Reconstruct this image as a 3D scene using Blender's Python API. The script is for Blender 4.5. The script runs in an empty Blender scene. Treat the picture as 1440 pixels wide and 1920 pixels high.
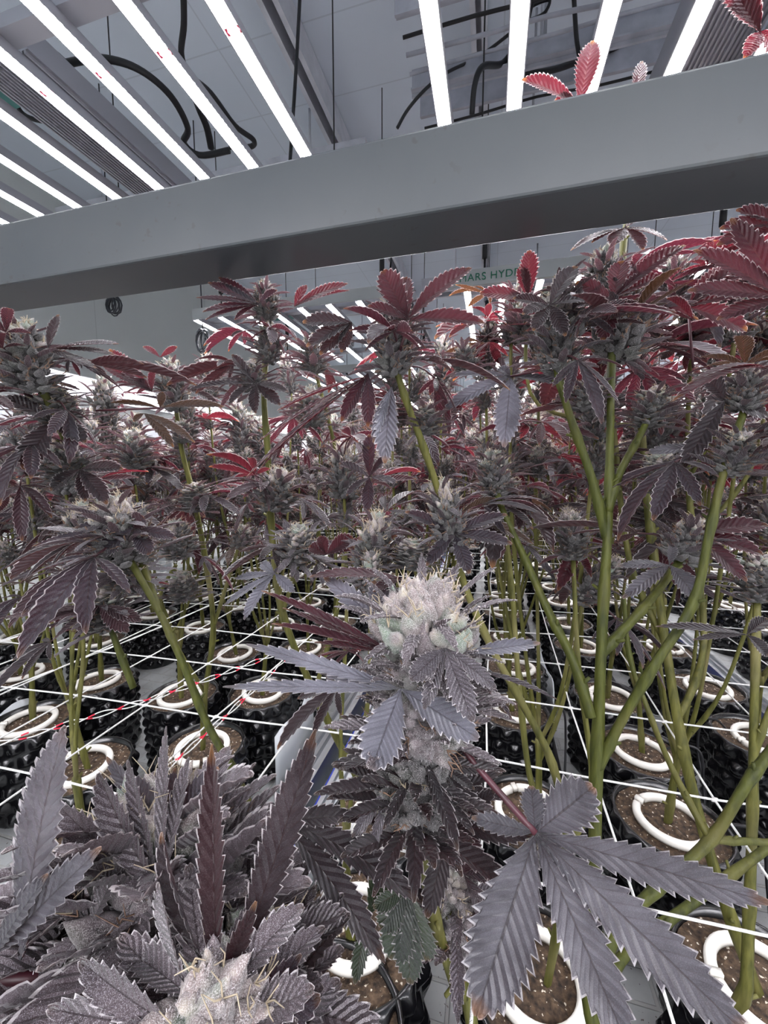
import bpy, math, random
from mathutils import Vector as V, Matrix, Euler, noise
R = math.radians
S = bpy.context.scene
C = S.collection
# ------------------------------------------------------------------ camera, world, exposure
FP = 743.0
PITCH = math.atan(77/743.0)          # looking slightly down
YAW = math.atan(200/743.0)           # turned left of the lamp rows
cd = bpy.data.cameras.new('camera'); cam = bpy.data.objects.new('camera', cd); C.objects.link(cam)
cam.location = (0, 0, 0)
cam.rotation_euler = (R(90)-PITCH, 0, YAW)
cd.sensor_fit = 'VERTICAL'; cd.sensor_height = 24.0; cd.lens = 24.0*FP/1920.0
cd.clip_start = 0.01; cd.clip_end = 60
S.camera = cam
w = bpy.data.worlds.new('world'); S.world = w; w.use_nodes = True
w.node_tree.nodes['Background'].inputs[0].default_value = (0.75, 0.8, 1, 1)
w.node_tree.nodes['Background'].inputs[1].default_value = 0.3
S.view_settings.view_transform = 'Standard'; S.view_settings.look = 'None'
S.view_settings.exposure = 0.7; S.view_settings.gamma = 1.0
LAMP = 60.0
try:
    S.cycles.max_bounces = 8; S.cycles.transparent_max_bounces = 8
    S.cycles.sample_clamp_indirect = 6
    S.cycles.use_light_tree = True
except Exception: pass

def P(x, y, d):                      # photo pixel and depth (m along the view axis) to a place
    u = 960-y; r = x-720
    fw = FP*math.cos(PITCH)+u*math.sin(PITCH); z = -FP*math.sin(PITCH)+u*math.cos(PITCH)
    return V((-fw*math.sin(YAW)+r*math.cos(YAW), fw*math.cos(YAW)+r*math.sin(YAW), z))*(d/FP)
def PZ(x, y, Z):                     # photo pixel to the place at height Z
    p = P(x, y, 1.0); return p*(Z/p.z)

# ------------------------------------------------------------------ materials
def new_mat(name):
    m = bpy.data.materials.new(name); m.use_nodes = True
    nt = m.node_tree; nt.nodes.clear()
    out = nt.nodes.new('ShaderNodeOutputMaterial')
    return m, nt, out
def N(nt, t, **kw):
    n = nt.nodes.new(t)
    for k, v in kw.items():
        if k in n.inputs.keys(): n.inputs[k].default_value = v
        else: setattr(n, k, v)
    return n
def L(nt, a, b): nt.links.new(a, b)
def rgba(c): return (c[0], c[1], c[2], 1)
def ramp(nt, fac, stops):
    n = nt.nodes.new('ShaderNodeValToRGB'); e = n.color_ramp.elements
    e[0].position = stops[0][0]; e[0].color = rgba(stops[0][1])
    e[1].position = stops[-1][0]; e[1].color = rgba(stops[-1][1])
    for p, c in stops[1:-1]:
        q = e.new(p); q.color = rgba(c)
    L(nt, fac, n.inputs[0]); return n.outputs[0]
def mathn(nt, op, a, b=None, c=None):
    n = nt.nodes.new('ShaderNodeMath'); n.operation = op
    for i, v in enumerate((a, b, c)):
        if v is None: continue
        if isinstance(v, (int, float)): n.inputs[i].default_value = v
        else: L(nt, v, n.inputs[i])
    return n.outputs[0]
def mixc(nt, fac, a, b):
    n = nt.nodes.new('ShaderNodeMix'); n.data_type = 'RGBA'
    for i, v in ((0, fac), (6, a), (7, b)):
        if isinstance(v, (int, float)): n.inputs[i].default_value = v
        elif isinstance(v, tuple): n.inputs[i].default_value = rgba(v)
        else: L(nt, v, n.inputs[i])
    return n.outputs[2]
def simple(name, col, rough=0.5, metal=0.0, spec=0.5, nscale=0, namt=0.15, bump=0, bscale=60, coord='Object'):
    m, nt, out = new_mat(name)
    b = N(nt, 'ShaderNodeBsdfPrincipled', Roughness=rough, Metallic=metal)
    b.inputs['Specular IOR Level'].default_value = spec
    b.inputs['Base Color'].default_value = rgba(col)
    tc = N(nt, 'ShaderNodeTexCoord')
    if nscale:
        nz = N(nt, 'ShaderNodeTexNoise', Scale=nscale, Detail=6.0); L(nt, tc.outputs[coord], nz.inputs['Vector'])
        lo = tuple(c*(1-namt) for c in col); hi = tuple(min(1, c*(1+namt)) for c in col)
        L(nt, ramp(nt, nz.outputs[0], [(0.3, lo), (0.7, hi)]), b.inputs['Base Color'])
    if bump:
        nz = N(nt, 'ShaderNodeTexNoise', Scale=bscale, Detail=4.0); L(nt, tc.outputs[coord], nz.inputs['Vector'])
        bp = N(nt, 'ShaderNodeBump', Strength=bump, Distance=0.01); L(nt, nz.outputs[0], bp.inputs['Height']); L(nt, bp.outputs[0], b.inputs['Normal'])
    L(nt, b.outputs[0], out.inputs[0]); return m

def leaf_mat(name, c1, c2, trans, tf=0.4, tip=(0.34, 0.15, 0.045), tipamt=0.6, frost=0.16, red=0.3, rim=0.6):
    m, nt, out = new_mat(name)
    uv = N(nt, 'ShaderNodeUVMap'); uv.uv_map = 'uv'
    sp = N(nt, 'ShaderNodeSeparateXYZ'); L(nt, uv.outputs[0], sp.inputs[0])
    u = mathn(nt, 'ABSOLUTE', mathn(nt, 'SUBTRACT', mathn(nt, 'MULTIPLY', sp.outputs[0], 2.0), 1.0)); v = sp.outputs[1]
    oi = N(nt, 'ShaderNodeObjectInfo'); tc = N(nt, 'ShaderNodeTexCoord')
    nz = N(nt, 'ShaderNodeTexNoise', Scale=45.0, Detail=5.0); L(nt, tc.outputs['Object'], nz.inputs['Vector'])
    base = ramp(nt, nz.outputs[0], [(0.3, c1), (0.7, c2)])
    # some leaves turn reddish brown
    rr = N(nt, 'ShaderNodeMapRange'); rr.inputs[1].default_value = 1-red; rr.inputs[2].default_value = 1.0; L(nt, oi.outputs['Random'], rr.inputs[0])
    base = mixc(nt, mathn(nt, 'MULTIPLY', rr.outputs[0], 0.8), base, (0.055, 0.014, 0.016))
    # frost specks of resin
    fz = N(nt, 'ShaderNodeTexNoise', Scale=2600.0, Detail=2.0); L(nt, tc.outputs['Object'], fz.inputs['Vector'])
    fm = ramp(nt, fz.outputs[0], [(0.5, (0, 0, 0)), (0.64, (1, 1, 1))])
    base = mixc(nt, mathn(nt, 'MULTIPLY', fm, frost), base, (0.72, 0.68, 0.74))
    # veins: midrib and slanting side veins
    mid = mathn(nt, 'LESS_THAN', u, 0.045)
    sv = mathn(nt, 'FRACT', mathn(nt, 'SUBTRACT', mathn(nt, 'MULTIPLY', v, 13.0), mathn(nt, 'MULTIPLY', u, 1.6)))
    svm = mathn(nt, 'LESS_THAN', sv, 0.13)
    vein = mathn(nt, 'MAXIMUM', mid, mathn(nt, 'MULTIPLY', svm, 0.45))
    base = mixc(nt, mathn(nt, 'MULTIPLY', vein, 0.7), base, tuple(c*0.45 for c in c1))
    # pale edge: resin frost with backlit rim light painted in; burnt tip
    ed = mathn(nt, 'GREATER_THAN', u, 0.925)
    base = mixc(nt, mathn(nt, 'MULTIPLY', ed, rim), base, (0.66, 0.63, 0.64))
    tp = N(nt, 'ShaderNodeMapRange'); tp.inputs[1].default_value = 0.90; tp.inputs[2].default_value = 1.0; L(nt, v, tp.inputs[0])
    wr = N(nt, 'ShaderNodeTexWhiteNoise'); wr.noise_dimensions = '1D'; L(nt, mathn(nt, 'MULTIPLY', oi.outputs['Random'], 97.3), wr.inputs['W'])
    tq = mathn(nt, 'MULTIPLY', mathn(nt, 'MULTIPLY', tp.outputs[0], mathn(nt, 'ADD', mathn(nt, 'MULTIPLY', wr.outputs[0], 1.1), 0.1)), tipamt)
    tq = mathn(nt, 'MINIMUM', tq, 1.0)
    base = mixc(nt, tq, base, tip)
    b = N(nt, 'ShaderNodeBsdfPrincipled', Roughness=0.38)
    b.inputs['Specular IOR Level'].default_value = 0.45
    b.inputs['Sheen Weight'].default_value = 0.12; b.inputs['Sheen Roughness'].default_value = 0.35
    L(nt, base, b.inputs['Base Color'])
    hb = mathn(nt, 'SUBTRACT', mathn(nt, 'ABSOLUTE', mathn(nt, 'SUBTRACT', sv, 0.5)), mathn(nt, 'MULTIPLY', nz.outputs[0], 0.3))
    bp = N(nt, 'ShaderNodeBump', Strength=0.9, Distance=0.0025); L(nt, mathn(nt, 'MULTIPLY', hb, -1.0), bp.inputs['Height']); L(nt, bp.outputs[0], b.inputs['Normal'])
    tr = N(nt, 'ShaderNodeBsdfTranslucent')
    tcol = mixc(nt, mathn(nt, 'MULTIPLY', vein, 0.35), trans, (0.3, 0.1, 0.09))
    tcol = mixc(nt, tq, tcol, (0.5, 0.2, 0.05))
    tcol = mixc(nt, mathn(nt, 'MULTIPLY', ed, 0.75), tcol, (0.8, 0.6, 0.58))
    L(nt, tcol, tr.inputs[0])
    mx = N(nt, 'ShaderNodeMixShader'); mx.inputs[0].default_value = tf
    L(nt, b.outputs[0], mx.inputs[1]); L(nt, tr.outputs[0], mx.inputs[2]); L(nt, mx.outputs[0], out.inputs[0])
    return m

def bud_mat(name, dark, mid, light, green, frost=0.6, gamt=0.5):
    m, nt, out = new_mat(name)
    tc = N(nt, 'ShaderNodeTexCoord')
    n1 = N(nt, 'ShaderNodeTexNoise', Scale=70.0, Detail=4.0); L(nt, tc.outputs['Object'], n1.inputs['Vector'])
    n2 = N(nt, 'ShaderNodeTexNoise', Scale=1900.0, Detail=2.0); L(nt, tc.outputs['Object'], n2.inputs['Vector'])
    n3 = N(nt, 'ShaderNodeTexNoise', Scale=38.0, Detail=1.0); L(nt, tc.outputs['Object'], n3.inputs['Vector'])
    base = ramp(nt, n1.outputs[0], [(0.32, dark), (0.55, mid), (0.75, light)])
    g = ramp(nt, n3.outputs[0], [(0.5, (0, 0, 0)), (0.62, (1, 1, 1))])
    base = mixc(nt, mathn(nt, 'MULTIPLY', g, gamt), base, green)
    f = ramp(nt, n2.outputs[0], [(0.48, (0, 0, 0)), (0.6, (1, 1, 1))])
    base = mixc(nt, mathn(nt, 'MULTIPLY', f, frost), base, (0.8, 0.77, 0.76))
    b = N(nt, 'ShaderNodeBsdfPrincipled', Roughness=0.55)
    b.inputs['Sheen Weight'].default_value = 0.3; b.inputs['Sheen Roughness'].default_value = 0.4
    L(nt, base, b.inputs['Base Color'])
    bp = N(nt, 'ShaderNodeBump', Strength=0.7, Distance=0.0012); L(nt, n2.outputs[0], bp.inputs['Height']); L(nt, bp.outputs[0], b.inputs['Normal'])
    tr = N(nt, 'ShaderNodeBsdfTranslucent'); tr.inputs[0].default_value = (0.3, 0.26, 0.26, 1)
    mx = N(nt, 'ShaderNodeMixShader'); mx.inputs[0].default_value = 0.07
    L(nt, b.outputs[0], mx.inputs[1]); L(nt, tr.outputs[0], mx.inputs[2]); L(nt, mx.outputs[0], out.inputs[0])
    return m

M = {}
M['leaf'] = leaf_mat('purple_leaf', (0.014, 0.012, 0.017), (0.05, 0.043, 0.057), (0.075, 0.008, 0.017), 0.42)
M['leafg'] = leaf_mat('grey_leaf', (0.042, 0.041, 0.048), (0.105, 0.102, 0.118), (0.12, 0.02, 0.03), 0.2, red=0.0, rim=0.3, frost=0.07, tipamt=0.7)
M['leafs'] = leaf_mat('highlit_grey_leaf', (0.075, 0.075, 0.092), (0.17, 0.17, 0.205), (0.12, 0.03, 0.04), 0.12, red=0.0, rim=0.5, frost=0.1, tipamt=0.9)  # lighter grey leaf, its gloss highlight painted into the base colour
M['leafd'] = leaf_mat('dark_leaf', (0.01, 0.008, 0.01), (0.032, 0.025, 0.029), (0.07, 0.012, 0.016), 0.25, red=0.1, frost=0.07, tipamt=0.8)
M['leafr'] = leaf_mat('red_leaf', (0.032, 0.010, 0.016), (0.075, 0.026, 0.035), (0.13, 0.011, 0.020), 0.5, red=0.0, frost=0.08, tipamt=0.9)
M['leafo'] = leaf_mat('ochre_leaf', (0.03, 0.015, 0.008), (0.075, 0.042, 0.02), (0.075, 0.028, 0.009), 0.4, red=0.1, frost=0.2, tipamt=0.9)
M['leafy'] = leaf_mat('green_leaf', (0.014, 0.024, 0.016), (0.045, 0.058, 0.042), (0.06, 0.12, 0.02), 0.35, tip=(0.6, 0.33, 0.12), tipamt=1.0, red=0.0)
M['sugar'] = leaf_mat('frosted_small_leaf', (0.03, 0.025, 0.031), (0.12, 0.105, 0.12), (0.12, 0.05, 0.06), 0.2, frost=0.36, tipamt=0.2, red=0.0)
M['sugarm'] = leaf_mat('mauve_frosted_leaf', (0.035, 0.026, 0.030), (0.12, 0.094, 0.104), (0.08, 0.04, 0.045), 0.15, frost=0.38, tipamt=0.1, red=0.0)
M['bud'] = bud_mat('frosted_bud', (0.008, 0.0075, 0.008), (0.034, 0.031, 0.033), (0.2, 0.18, 0.17), (0.025, 0.036, 0.018), 0.27, 0.5)
M['budl'] = bud_mat('pale_frosted_bud', (0.05, 0.036, 0.038), (0.27, 0.215, 0.205), (0.58, 0.53, 0.42), (0.14, 0.27, 0.17), 0.45, 0.55)
M['budp'] = bud_mat('mauve_frosted_bud', (0.022, 0.016, 0.019), (0.13, 0.098, 0.108), (0.34, 0.28, 0.29), (0.025, 0.06, 0.022), 0.32, 0.45)
M['pistil'] = simple('pistil', (0.2, 0.12, 0.08), 0.6)
M['pistilw'] = simple('pale_pistil', (0.42, 0.35, 0.25), 0.6)
M['frost'] = simple('resin_hair', (0.6, 0.56, 0.58), 0.4)
def stem_material(name, a, b_, c):
    m, nt, out = new_mat(name)
    tc = N(nt, 'ShaderNodeTexCoord'); mp = N(nt, 'ShaderNodeMapping'); mp.inputs['Scale'].default_value = (160, 160, 12)
    L(nt, tc.outputs['Object'], mp.inputs[0])
    nz = N(nt, 'ShaderNodeTexNoise', Scale=1.0, Detail=5.0); L(nt, mp.outputs[0], nz.inputs['Vector'])
    n2 = N(nt, 'ShaderNodeTexNoise', Scale=9.0, Detail=4.0); L(nt, tc.outputs['Object'], n2.inputs['Vector'])
    col = ramp(nt, nz.outputs[0], [(0.3, a), (0.7, b_)])
    col = mixc(nt, ramp(nt, n2.outputs[0], [(0.5, (0, 0, 0)), (0.7, (1, 1, 1))]), col, c)
    b = N(nt, 'ShaderNodeBsdfPrincipled', Roughness=0.55); b.inputs['Specular IOR Level'].default_value = 0.25; L(nt, col, b.inputs['Base Color'])
    bp = N(nt, 'ShaderNodeBump', Strength=0.9, Distance=0.0015); L(nt, nz.outputs[0], bp.inputs['Height']); L(nt, bp.outputs[0], b.inputs['Normal'])
    L(nt, b.outputs[0], out.inputs[0]); return m
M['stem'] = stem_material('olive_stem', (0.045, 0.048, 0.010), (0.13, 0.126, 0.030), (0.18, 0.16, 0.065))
M['stemd'] = stem_material('dark_green_stem', (0.024, 0.030, 0.005), (0.070, 0.078, 0.013), (0.10, 0.092, 0.024))  # deeper olive green than the other stems
M['petiole'] = simple('red_petiole', (0.05, 0.012, 0.018), 0.45, nscale=80, namt=0.4)
M['petioleg'] = simple('green_petiole', (0.24, 0.22, 0.08), 0.5, nscale=80, namt=0.3)
M['pot'] = simple('black_pot_plastic', (0.004, 0.004, 0.005), 0.22, spec=0.6)
M['ring'] = simple('white_ring_plastic', (0.80, 0.78, 0.72), 0.45, nscale=25, namt=0.08)
M['string'] = simple('white_string', (0.86, 0.86, 0.84), 0.7, bump=0.5, bscale=600)
M['steel'] = simple('painted_steel', (0.42, 0.44, 0.44), 0.42, spec=0.4, nscale=6, namt=0.05)
M['alu'] = simple('aluminium', (0.5, 0.52, 0.54), 0.3, metal=0.9, nscale=12, namt=0.08)
M['galv'] = simple('galvanised_channel', (0.62, 0.63, 0.68), 0.4, metal=0.1, nscale=14, namt=0.12)
M['ladder'] = simple('pale_zinc', (0.40, 0.41, 0.46), 0.4, nscale=20)
M['house'] = simple('lamp_housing', (0.5, 0.5, 0.54), 0.4, metal=0.4)
M['black'] = simple('black_rubber', (0.012, 0.012, 0.014), 0.45)
M['blue'] = simple('blue_edging', (0.01, 0.03, 0.32), 0.5)
M['green_ink'] = simple('green_ink', (0.01, 0.16, 0.09), 0.5)
M['teal'] = simple('teal_label', (0.05, 0.22, 0.2), 0.5)
M['brownpipe'] = simple('dark_brown_hose', (0.05, 0.025, 0.025), 0.4)
M['plastic'] = simple('grey_translucent_sheet', (0.55, 0.58, 0.6), 0.3)
M['wirec'] = simple('grey_wire', (0.03, 0.032, 0.04), 0.5)
M['redfleck'] = simple('red_thread', (0.7, 0.02, 0.06), 0.6)

def soil_mat():
    m, nt, out = new_mat('potting_soil'); tc = N(nt, 'ShaderNodeTexCoord')
    a = N(nt, 'ShaderNodeTexNoise', Scale=130.0, Detail=8.0); L(nt, tc.outputs['Object'], a.inputs['Vector'])
    vz = N(nt, 'ShaderNodeTexVoronoi', Scale=420.0); L(nt, tc.outputs['Object'], vz.inputs['Vector'])
    col = ramp(nt, a.outputs[0], [(0.3, (0.012, 0.007, 0.004)), (0.5, (0.06, 0.036, 0.02)), (0.72, (0.13, 0.085, 0.05))])
    wh = N(nt, 'ShaderNodeSeparateColor'); L(nt, vz.outputs['Color'], wh.inputs[0])
    k = mathn(nt, 'MULTIPLY', mathn(nt, 'GREATER_THAN', wh.outputs[0], 0.95), mathn(nt, 'GREATER_THAN', a.outputs[0], 0.5))
    col = mixc(nt, mathn(nt, 'MULTIPLY', k, 0.85), col, (0.72, 0.66, 0.55))
    b = N(nt, 'ShaderNodeBsdfPrincipled', Roughness=0.85); L(nt, col, b.inputs['Base Color'])
    bp = N(nt, 'ShaderNodeBump', Strength=0.9, Distance=0.006); L(nt, a.outputs[0], bp.inputs['Height']); L(nt, bp.outputs[0], b.inputs['Normal'])
    L(nt, b.outputs[0], out.inputs[0]); return m
M['soil'] = soil_mat()

def tray_mat():
    m, nt, out = new_mat('white_ribbed_tray'); tc = N(nt, 'ShaderNodeTexCoord')
    br = N(nt, 'ShaderNodeTexBrick'); br.inputs['Scale'].default_value = 1.0
    br.inputs['Brick Width'].default_value = 0.11; br.inputs['Row Height'].default_value = 0.055; br.inputs['Mortar Size'].default_value = 0.004
    br.inputs['Mortar Smooth'].default_value = 0.4
    L(nt, tc.outputs['Object'], br.inputs['Vector'])
    nz = N(nt, 'ShaderNodeTexNoise', Scale=9.0, Detail=8.0); L(nt, tc.outputs['Object'], nz.inputs['Vector'])
    col = ramp(nt, nz.outputs[0], [(0.35, (0.30, 0.31, 0.31)), (0.6, (0.42, 0.44, 0.44))])
    sp = N(nt, 'ShaderNodeTexNoise', Scale=160.0, Detail=3.0); L(nt, tc.outputs['Object'], sp.inputs['Vector'])
    col = mixc(nt, ramp(nt, sp.outputs[0], [(0.68, (0, 0, 0)), (0.72, (1, 1, 1))]), col, (0.08, 0.06, 0.05))
    col = mixc(nt, mathn(nt, 'MULTIPLY', br.outputs['Fac'], 0.4), col, (0.30, 0.29, 0.26))
    b = N(nt, 'ShaderNodeBsdfPrincipled', Roughness=0.35); L(nt, col, b.inputs['Base Color'])
    bp = N(nt, 'ShaderNodeBump', Strength=0.8, Distance=0.004); bp.invert = True; L(nt, br.outputs['Fac'], bp.inputs['Height']); L(nt, bp.outputs[0], b.inputs['Normal'])
    L(nt, b.outputs[0], out.inputs[0]); return m
M['tray'] = tray_mat()

def panel_mat(name, col, seam_x, seam_y, rough=0.5, axis='XY', seam=0.006):
    m, nt, out = new_mat(name); tc = N(nt, 'ShaderNodeTexCoord'); sp = N(nt, 'ShaderNodeSeparateXYZ'); L(nt, tc.outputs['Object'], sp.inputs[0])
    ks = []
    for ax, per in ((axis[0], seam_x), (axis[1], seam_y)):
        if not per: continue
        fr = mathn(nt, 'FRACT', mathn(nt, 'DIVIDE', sp.outputs['XYZ'.index(ax)], per))
        ks.append(mathn(nt, 'LESS_THAN', fr, seam/per))
    k = ks[0] if len(ks) == 1 else mathn(nt, 'MAXIMUM', ks[0], ks[1])
    nz = N(nt, 'ShaderNodeTexNoise', Scale=1.3, Detail=5.0); L(nt, tc.outputs['Object'], nz.inputs['Vector'])
    c = ramp(nt, nz.outputs[0], [(0.3, tuple(x*0.93 for x in col)), (0.7, col)])
    c = mixc(nt, mathn(nt, 'MULTIPLY', k, 0.35), c, tuple(x*0.5 for x in col))
    b = N(nt, 'ShaderNodeBsdfPrincipled', Roughness=rough); L(nt, c, b.inputs['Base Color'])
    L(nt, b.outputs[0], out.inputs[0]); return m
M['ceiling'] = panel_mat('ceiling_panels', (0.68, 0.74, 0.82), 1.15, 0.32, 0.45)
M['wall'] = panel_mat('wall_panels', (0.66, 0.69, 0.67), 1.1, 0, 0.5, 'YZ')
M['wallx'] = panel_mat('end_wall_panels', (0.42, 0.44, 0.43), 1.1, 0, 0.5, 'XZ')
M['floor'] = simple('grey_floor', (0.62, 0.63, 0.64), 0.5, nscale=3)

def led_mat():
    m, nt, out = new_mat('led_strip_light'); tc = N(nt, 'ShaderNodeTexCoord'); sp = N(nt, 'ShaderNodeSeparateXYZ'); L(nt, tc.outputs['Object'], sp.inputs[0])
    x = mathn(nt, 'ABSOLUTE', sp.outputs[0]); yy = sp.outputs[1]
    fr = mathn(nt, 'FRACT', mathn(nt, 'MULTIPLY', yy, 80.0))
    tri = mathn(nt, 'ABSOLUTE', mathn(nt, 'SUBTRACT', fr, 0.5))            # scalloped edge of diodes
    lim = mathn(nt, 'SUBTRACT', 0.0125, mathn(nt, 'MULTIPLY', tri, 0.007))
    on = mathn(nt, 'LESS_THAN', x, lim)
    cell = mathn(nt, 'FLOOR', mathn(nt, 'MULTIPLY', yy, 80.0))
    wn = N(nt, 'ShaderNodeTexWhiteNoise'); wn.noise_dimensions = '1D'; L(nt, cell, wn.inputs['W'])
    red = mathn(nt, 'MULTIPLY', mathn(nt, 'GREATER_THAN', wn.outputs[0], 0.93), mathn(nt, 'GREATER_THAN', x, 0.0095))
    col = mixc(nt, red, (0.97, 0.95, 1.0), (1.0, 0.12, 0.2))
    st = mathn(nt, 'MULTIPLY', mathn(nt, 'ADD', mathn(nt, 'MULTIPLY', on, 0.97), 0.03), LAMP)
    st = mathn(nt, 'MULTIPLY', st, mathn(nt, 'SUBTRACT', 1.0, mathn(nt, 'MULTIPLY', red, 0.85)))
    e = N(nt, 'ShaderNodeEmission'); L(nt, col, e.inputs[0]); L(nt, st, e.inputs[1])
    L(nt, e.outputs[0], out.inputs[0]); return m
M['led'] = led_mat()

# ------------------------------------------------------------------ mesh helpers
class MB:
    def __init__(s): s.v = []; s.f = []; s.u = []; s.m = []; s.mi = 0; s.smooth = True
    def add(s, vs, fs, uvs=None):
        o = len(s.v); s.v += [tuple(p) for p in vs]
        for i, f in enumerate(fs):
            s.f.append(tuple(o+k for k in f)); s.m.append(s.mi)
            if uvs is None: s.u += [(0.5, 0.5)]*len(f)
            else: s.u += [uvs[k] for k in f]
    def box(s, a, b):
        x0, y0, z0 = a; x1, y1, z1 = b
        vs = [(x, y, z) for z in (z0, z1) for y in (y0, y1) for x in (x0, x1)]
        s.add(vs, [(0, 2, 3, 1), (4, 5, 7, 6), (0, 1, 5, 4), (2, 6, 7, 3), (0, 4, 6, 2), (1, 3, 7, 5)])
    def tube(s, pts, rad, n=8, cap=True, ribs=0.0):
        pts = [V(p) for p in pts]; k = len(pts)
        if not isinstance(rad, (list, tuple)): rad = [rad]*k
        vs = []; fs = []; ref = None
        for i, p in enumerate(pts):
            t = (pts[min(i+1, k-1)]-pts[max(i-1, 0)])
            t = t.normalized() if t.length > 1e-9 else V((0, 0, 1))
            if ref is None:
                ref = t.cross(V((0.3, 0.9, 0.2)));
                if ref.length < 1e-3: ref = t.cross(V((1, 0, 0)))
                ref.normalize()
            ref = (ref-t*ref.dot(t)).normalized(); bi = t.cross(ref)
            for j in range(n):
                a = 2*math.pi*j/n; r = rad[i]*(1+(ribs if j % 2 else -ribs))
                vs.append(p+ref*math.cos(a)*r+bi*math.sin(a)*r)
        for i in range(k-1):
            for j in range(n):
                a = i*n+j; b = i*n+(j+1) % n; fs.append((a, b, b+n, a+n))
        if cap: fs.append(tuple(range(n-1, -1, -1))); fs.append(tuple(range((k-1)*n, k*n)))
        s.add(vs, fs)
    def leaflet(s, p0, p1, W, nh, droop=0.15, teeth=11, fold=0.25, fine=False, curl=0.0, wide=1.0):
        """one serrated blade from p0 to p1, nh = way the upper face looks"""
        p0 = V(p0); p1 = V(p1); Ln = (p1-p0).length; nh = V(nh).normalized()
        c1 = (p0+p1)*0.5+nh*droop*Ln
        per = 4 if fine else 2
        K = teeth*per; cols = [-1, -0.5, 0, 0.5, 1] if not fine else [-1, -0.75, -0.45, -0.15, 0, 0.15, 0.45, 0.75, 1]
        vs = []; uv = []; nc = len(cols)
        for i in range(K+1):
            t = i/K; q = p0*(1-t)**2+c1*2*t*(1-t)+p1*t*t
            tg = ((c1-p0)*(1-t)+(p1-c1)*t).normalized()
            sd = tg.cross(nh);
            if sd.length < 1e-4: sd = tg.cross(V((1, 0, 0)))
            sd.normalize(); up = sd.cross(tg)
            wd = W*0.5*min(1.0, 4.0*(t+0.012)**1.08*(1.0-t)**0.95*wide)
            if t > 0.999: wd = W*0.01
            ph = (i % per)/per
            for c in cols:
                e = abs(c)
                tooth = (0.80+0.36*ph) if (0.1 < t < 0.97) else 0.9
                k = 1.0 if e < 0.99 else tooth
                fw = 0.0 if e < 0.99 else ph*Ln/teeth*0.35
                cor = math.sin((t*teeth-e*1.2)*2*math.pi)*0.045*W*e*(1.2-e)*2 if fine else 0
                h = e*wd*fold+cor+curl*e*e*wd
                vs.append(q+sd*c*wd*k+tg*(fw+e*wd*0.35)+up*h); uv.append(((c+1)/2, t))
        fs = []
        for i in range(K):
            for j in range(nc-1):
                a = i*nc+j; fs.append((a, a+1, a+nc+1, a+nc))
        s.add(vs, fs, uv)
    def build(s, name, mats, parent=None, smooth=True):
        me = bpy.data.meshes.new(name); me.from_pydata(s.v, [], s.f)
        ul = me.uv_layers.new(name='uv')
        flat = [c for p in s.u for c in p]; ul.data.foreach_set('uv', flat)
        if not isinstance(mats, (list, tuple)): mats = [mats]
        for m in mats: me.materials.append(m)
        me.polygons.foreach_set('material_index', s.m)
        me.polygons.foreach_set('use_smooth', [smooth]*len(me.polygons)); me.update()
        return link(name, me, parent)
def link(name, me, parent=None, mw=None):
    o = bpy.data.objects.new(name, me); C.objects.link(o)
    if parent is not None: o.parent = parent
    if mw is not None: o.matrix_local = mw
    return o
def tag(o, label=None, cat=None, group=None, kind=None):
    if label: o['label'] = label
    if cat: o['category'] = cat
    if group: o['group'] = group
    if kind: o['kind'] = kind
    return o
def empty(name, loc, rz=0, **kw):
    o = bpy.data.objects.new(name, None); C.objects.link(o); o.location = loc; o.rotation_euler = (0, 0, rz)
    o.empty_display_size = 0.05
    return tag(o, **kw)
def copy_tree(o, kids, parent=None):
    c = o.copy(); C.objects.link(c)
    if parent is not None: c.parent = parent
    for ch in kids.get(o.name, ()): copy_tree(ch, kids, c)
    return c
def kids_of(o):
    d = {}
    st = [o]
    while st:
        q = st.pop(); d[q.name] = list(q.children); st += d[q.name]
    return d
def smooth_path(pts, sub=5):
    pts = [V(p) for p in pts]
    if len(pts) < 3: return pts
    out = []
    for i in range(len(pts)-1):
        a = pts[max(i-1, 0)]; b = pts[i]; c = pts[i+1]; d = pts[min(i+2, len(pts)-1)]
        for k in range(sub):
            t = k/sub
            out.append(0.5*((2*b)+(c-a)*t+(2*a-5*b+4*c-d)*t*t+(3*b-a-3*c+d)*t**3))
    out.append(pts[-1]); return out

# ------------------------------------------------------------------ the setting
X0, X1, Y0, Y1, ZF, ZC = -2.62, 6.5, -2.6, 9.0, -1.55, 1.75
def slab(name, a, b, mat):
    m = MB(); m.box(a, b); o = m.build(name, mat, smooth=False); o['kind'] = 'structure'; return o
slab('floor', (X0, Y0, ZF-0.1), (X1, Y1, ZF), M['floor'])
slab('ceiling', (X0, Y0, ZC), (X1, Y1, ZC+0.1), M['ceiling'])
slab('wall_left', (X0-0.1, Y0, ZF), (X0, Y1, ZC), M['wall'])
slab('wall_right', (X1, Y0, ZF), (X1+0.1, Y1, ZC), M['wall'])
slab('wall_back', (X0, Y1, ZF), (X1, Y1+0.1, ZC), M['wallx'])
slab('wall_front', (X0, Y0-0.1, ZF), (X1, Y0, ZC), M['wallx'])

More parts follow.
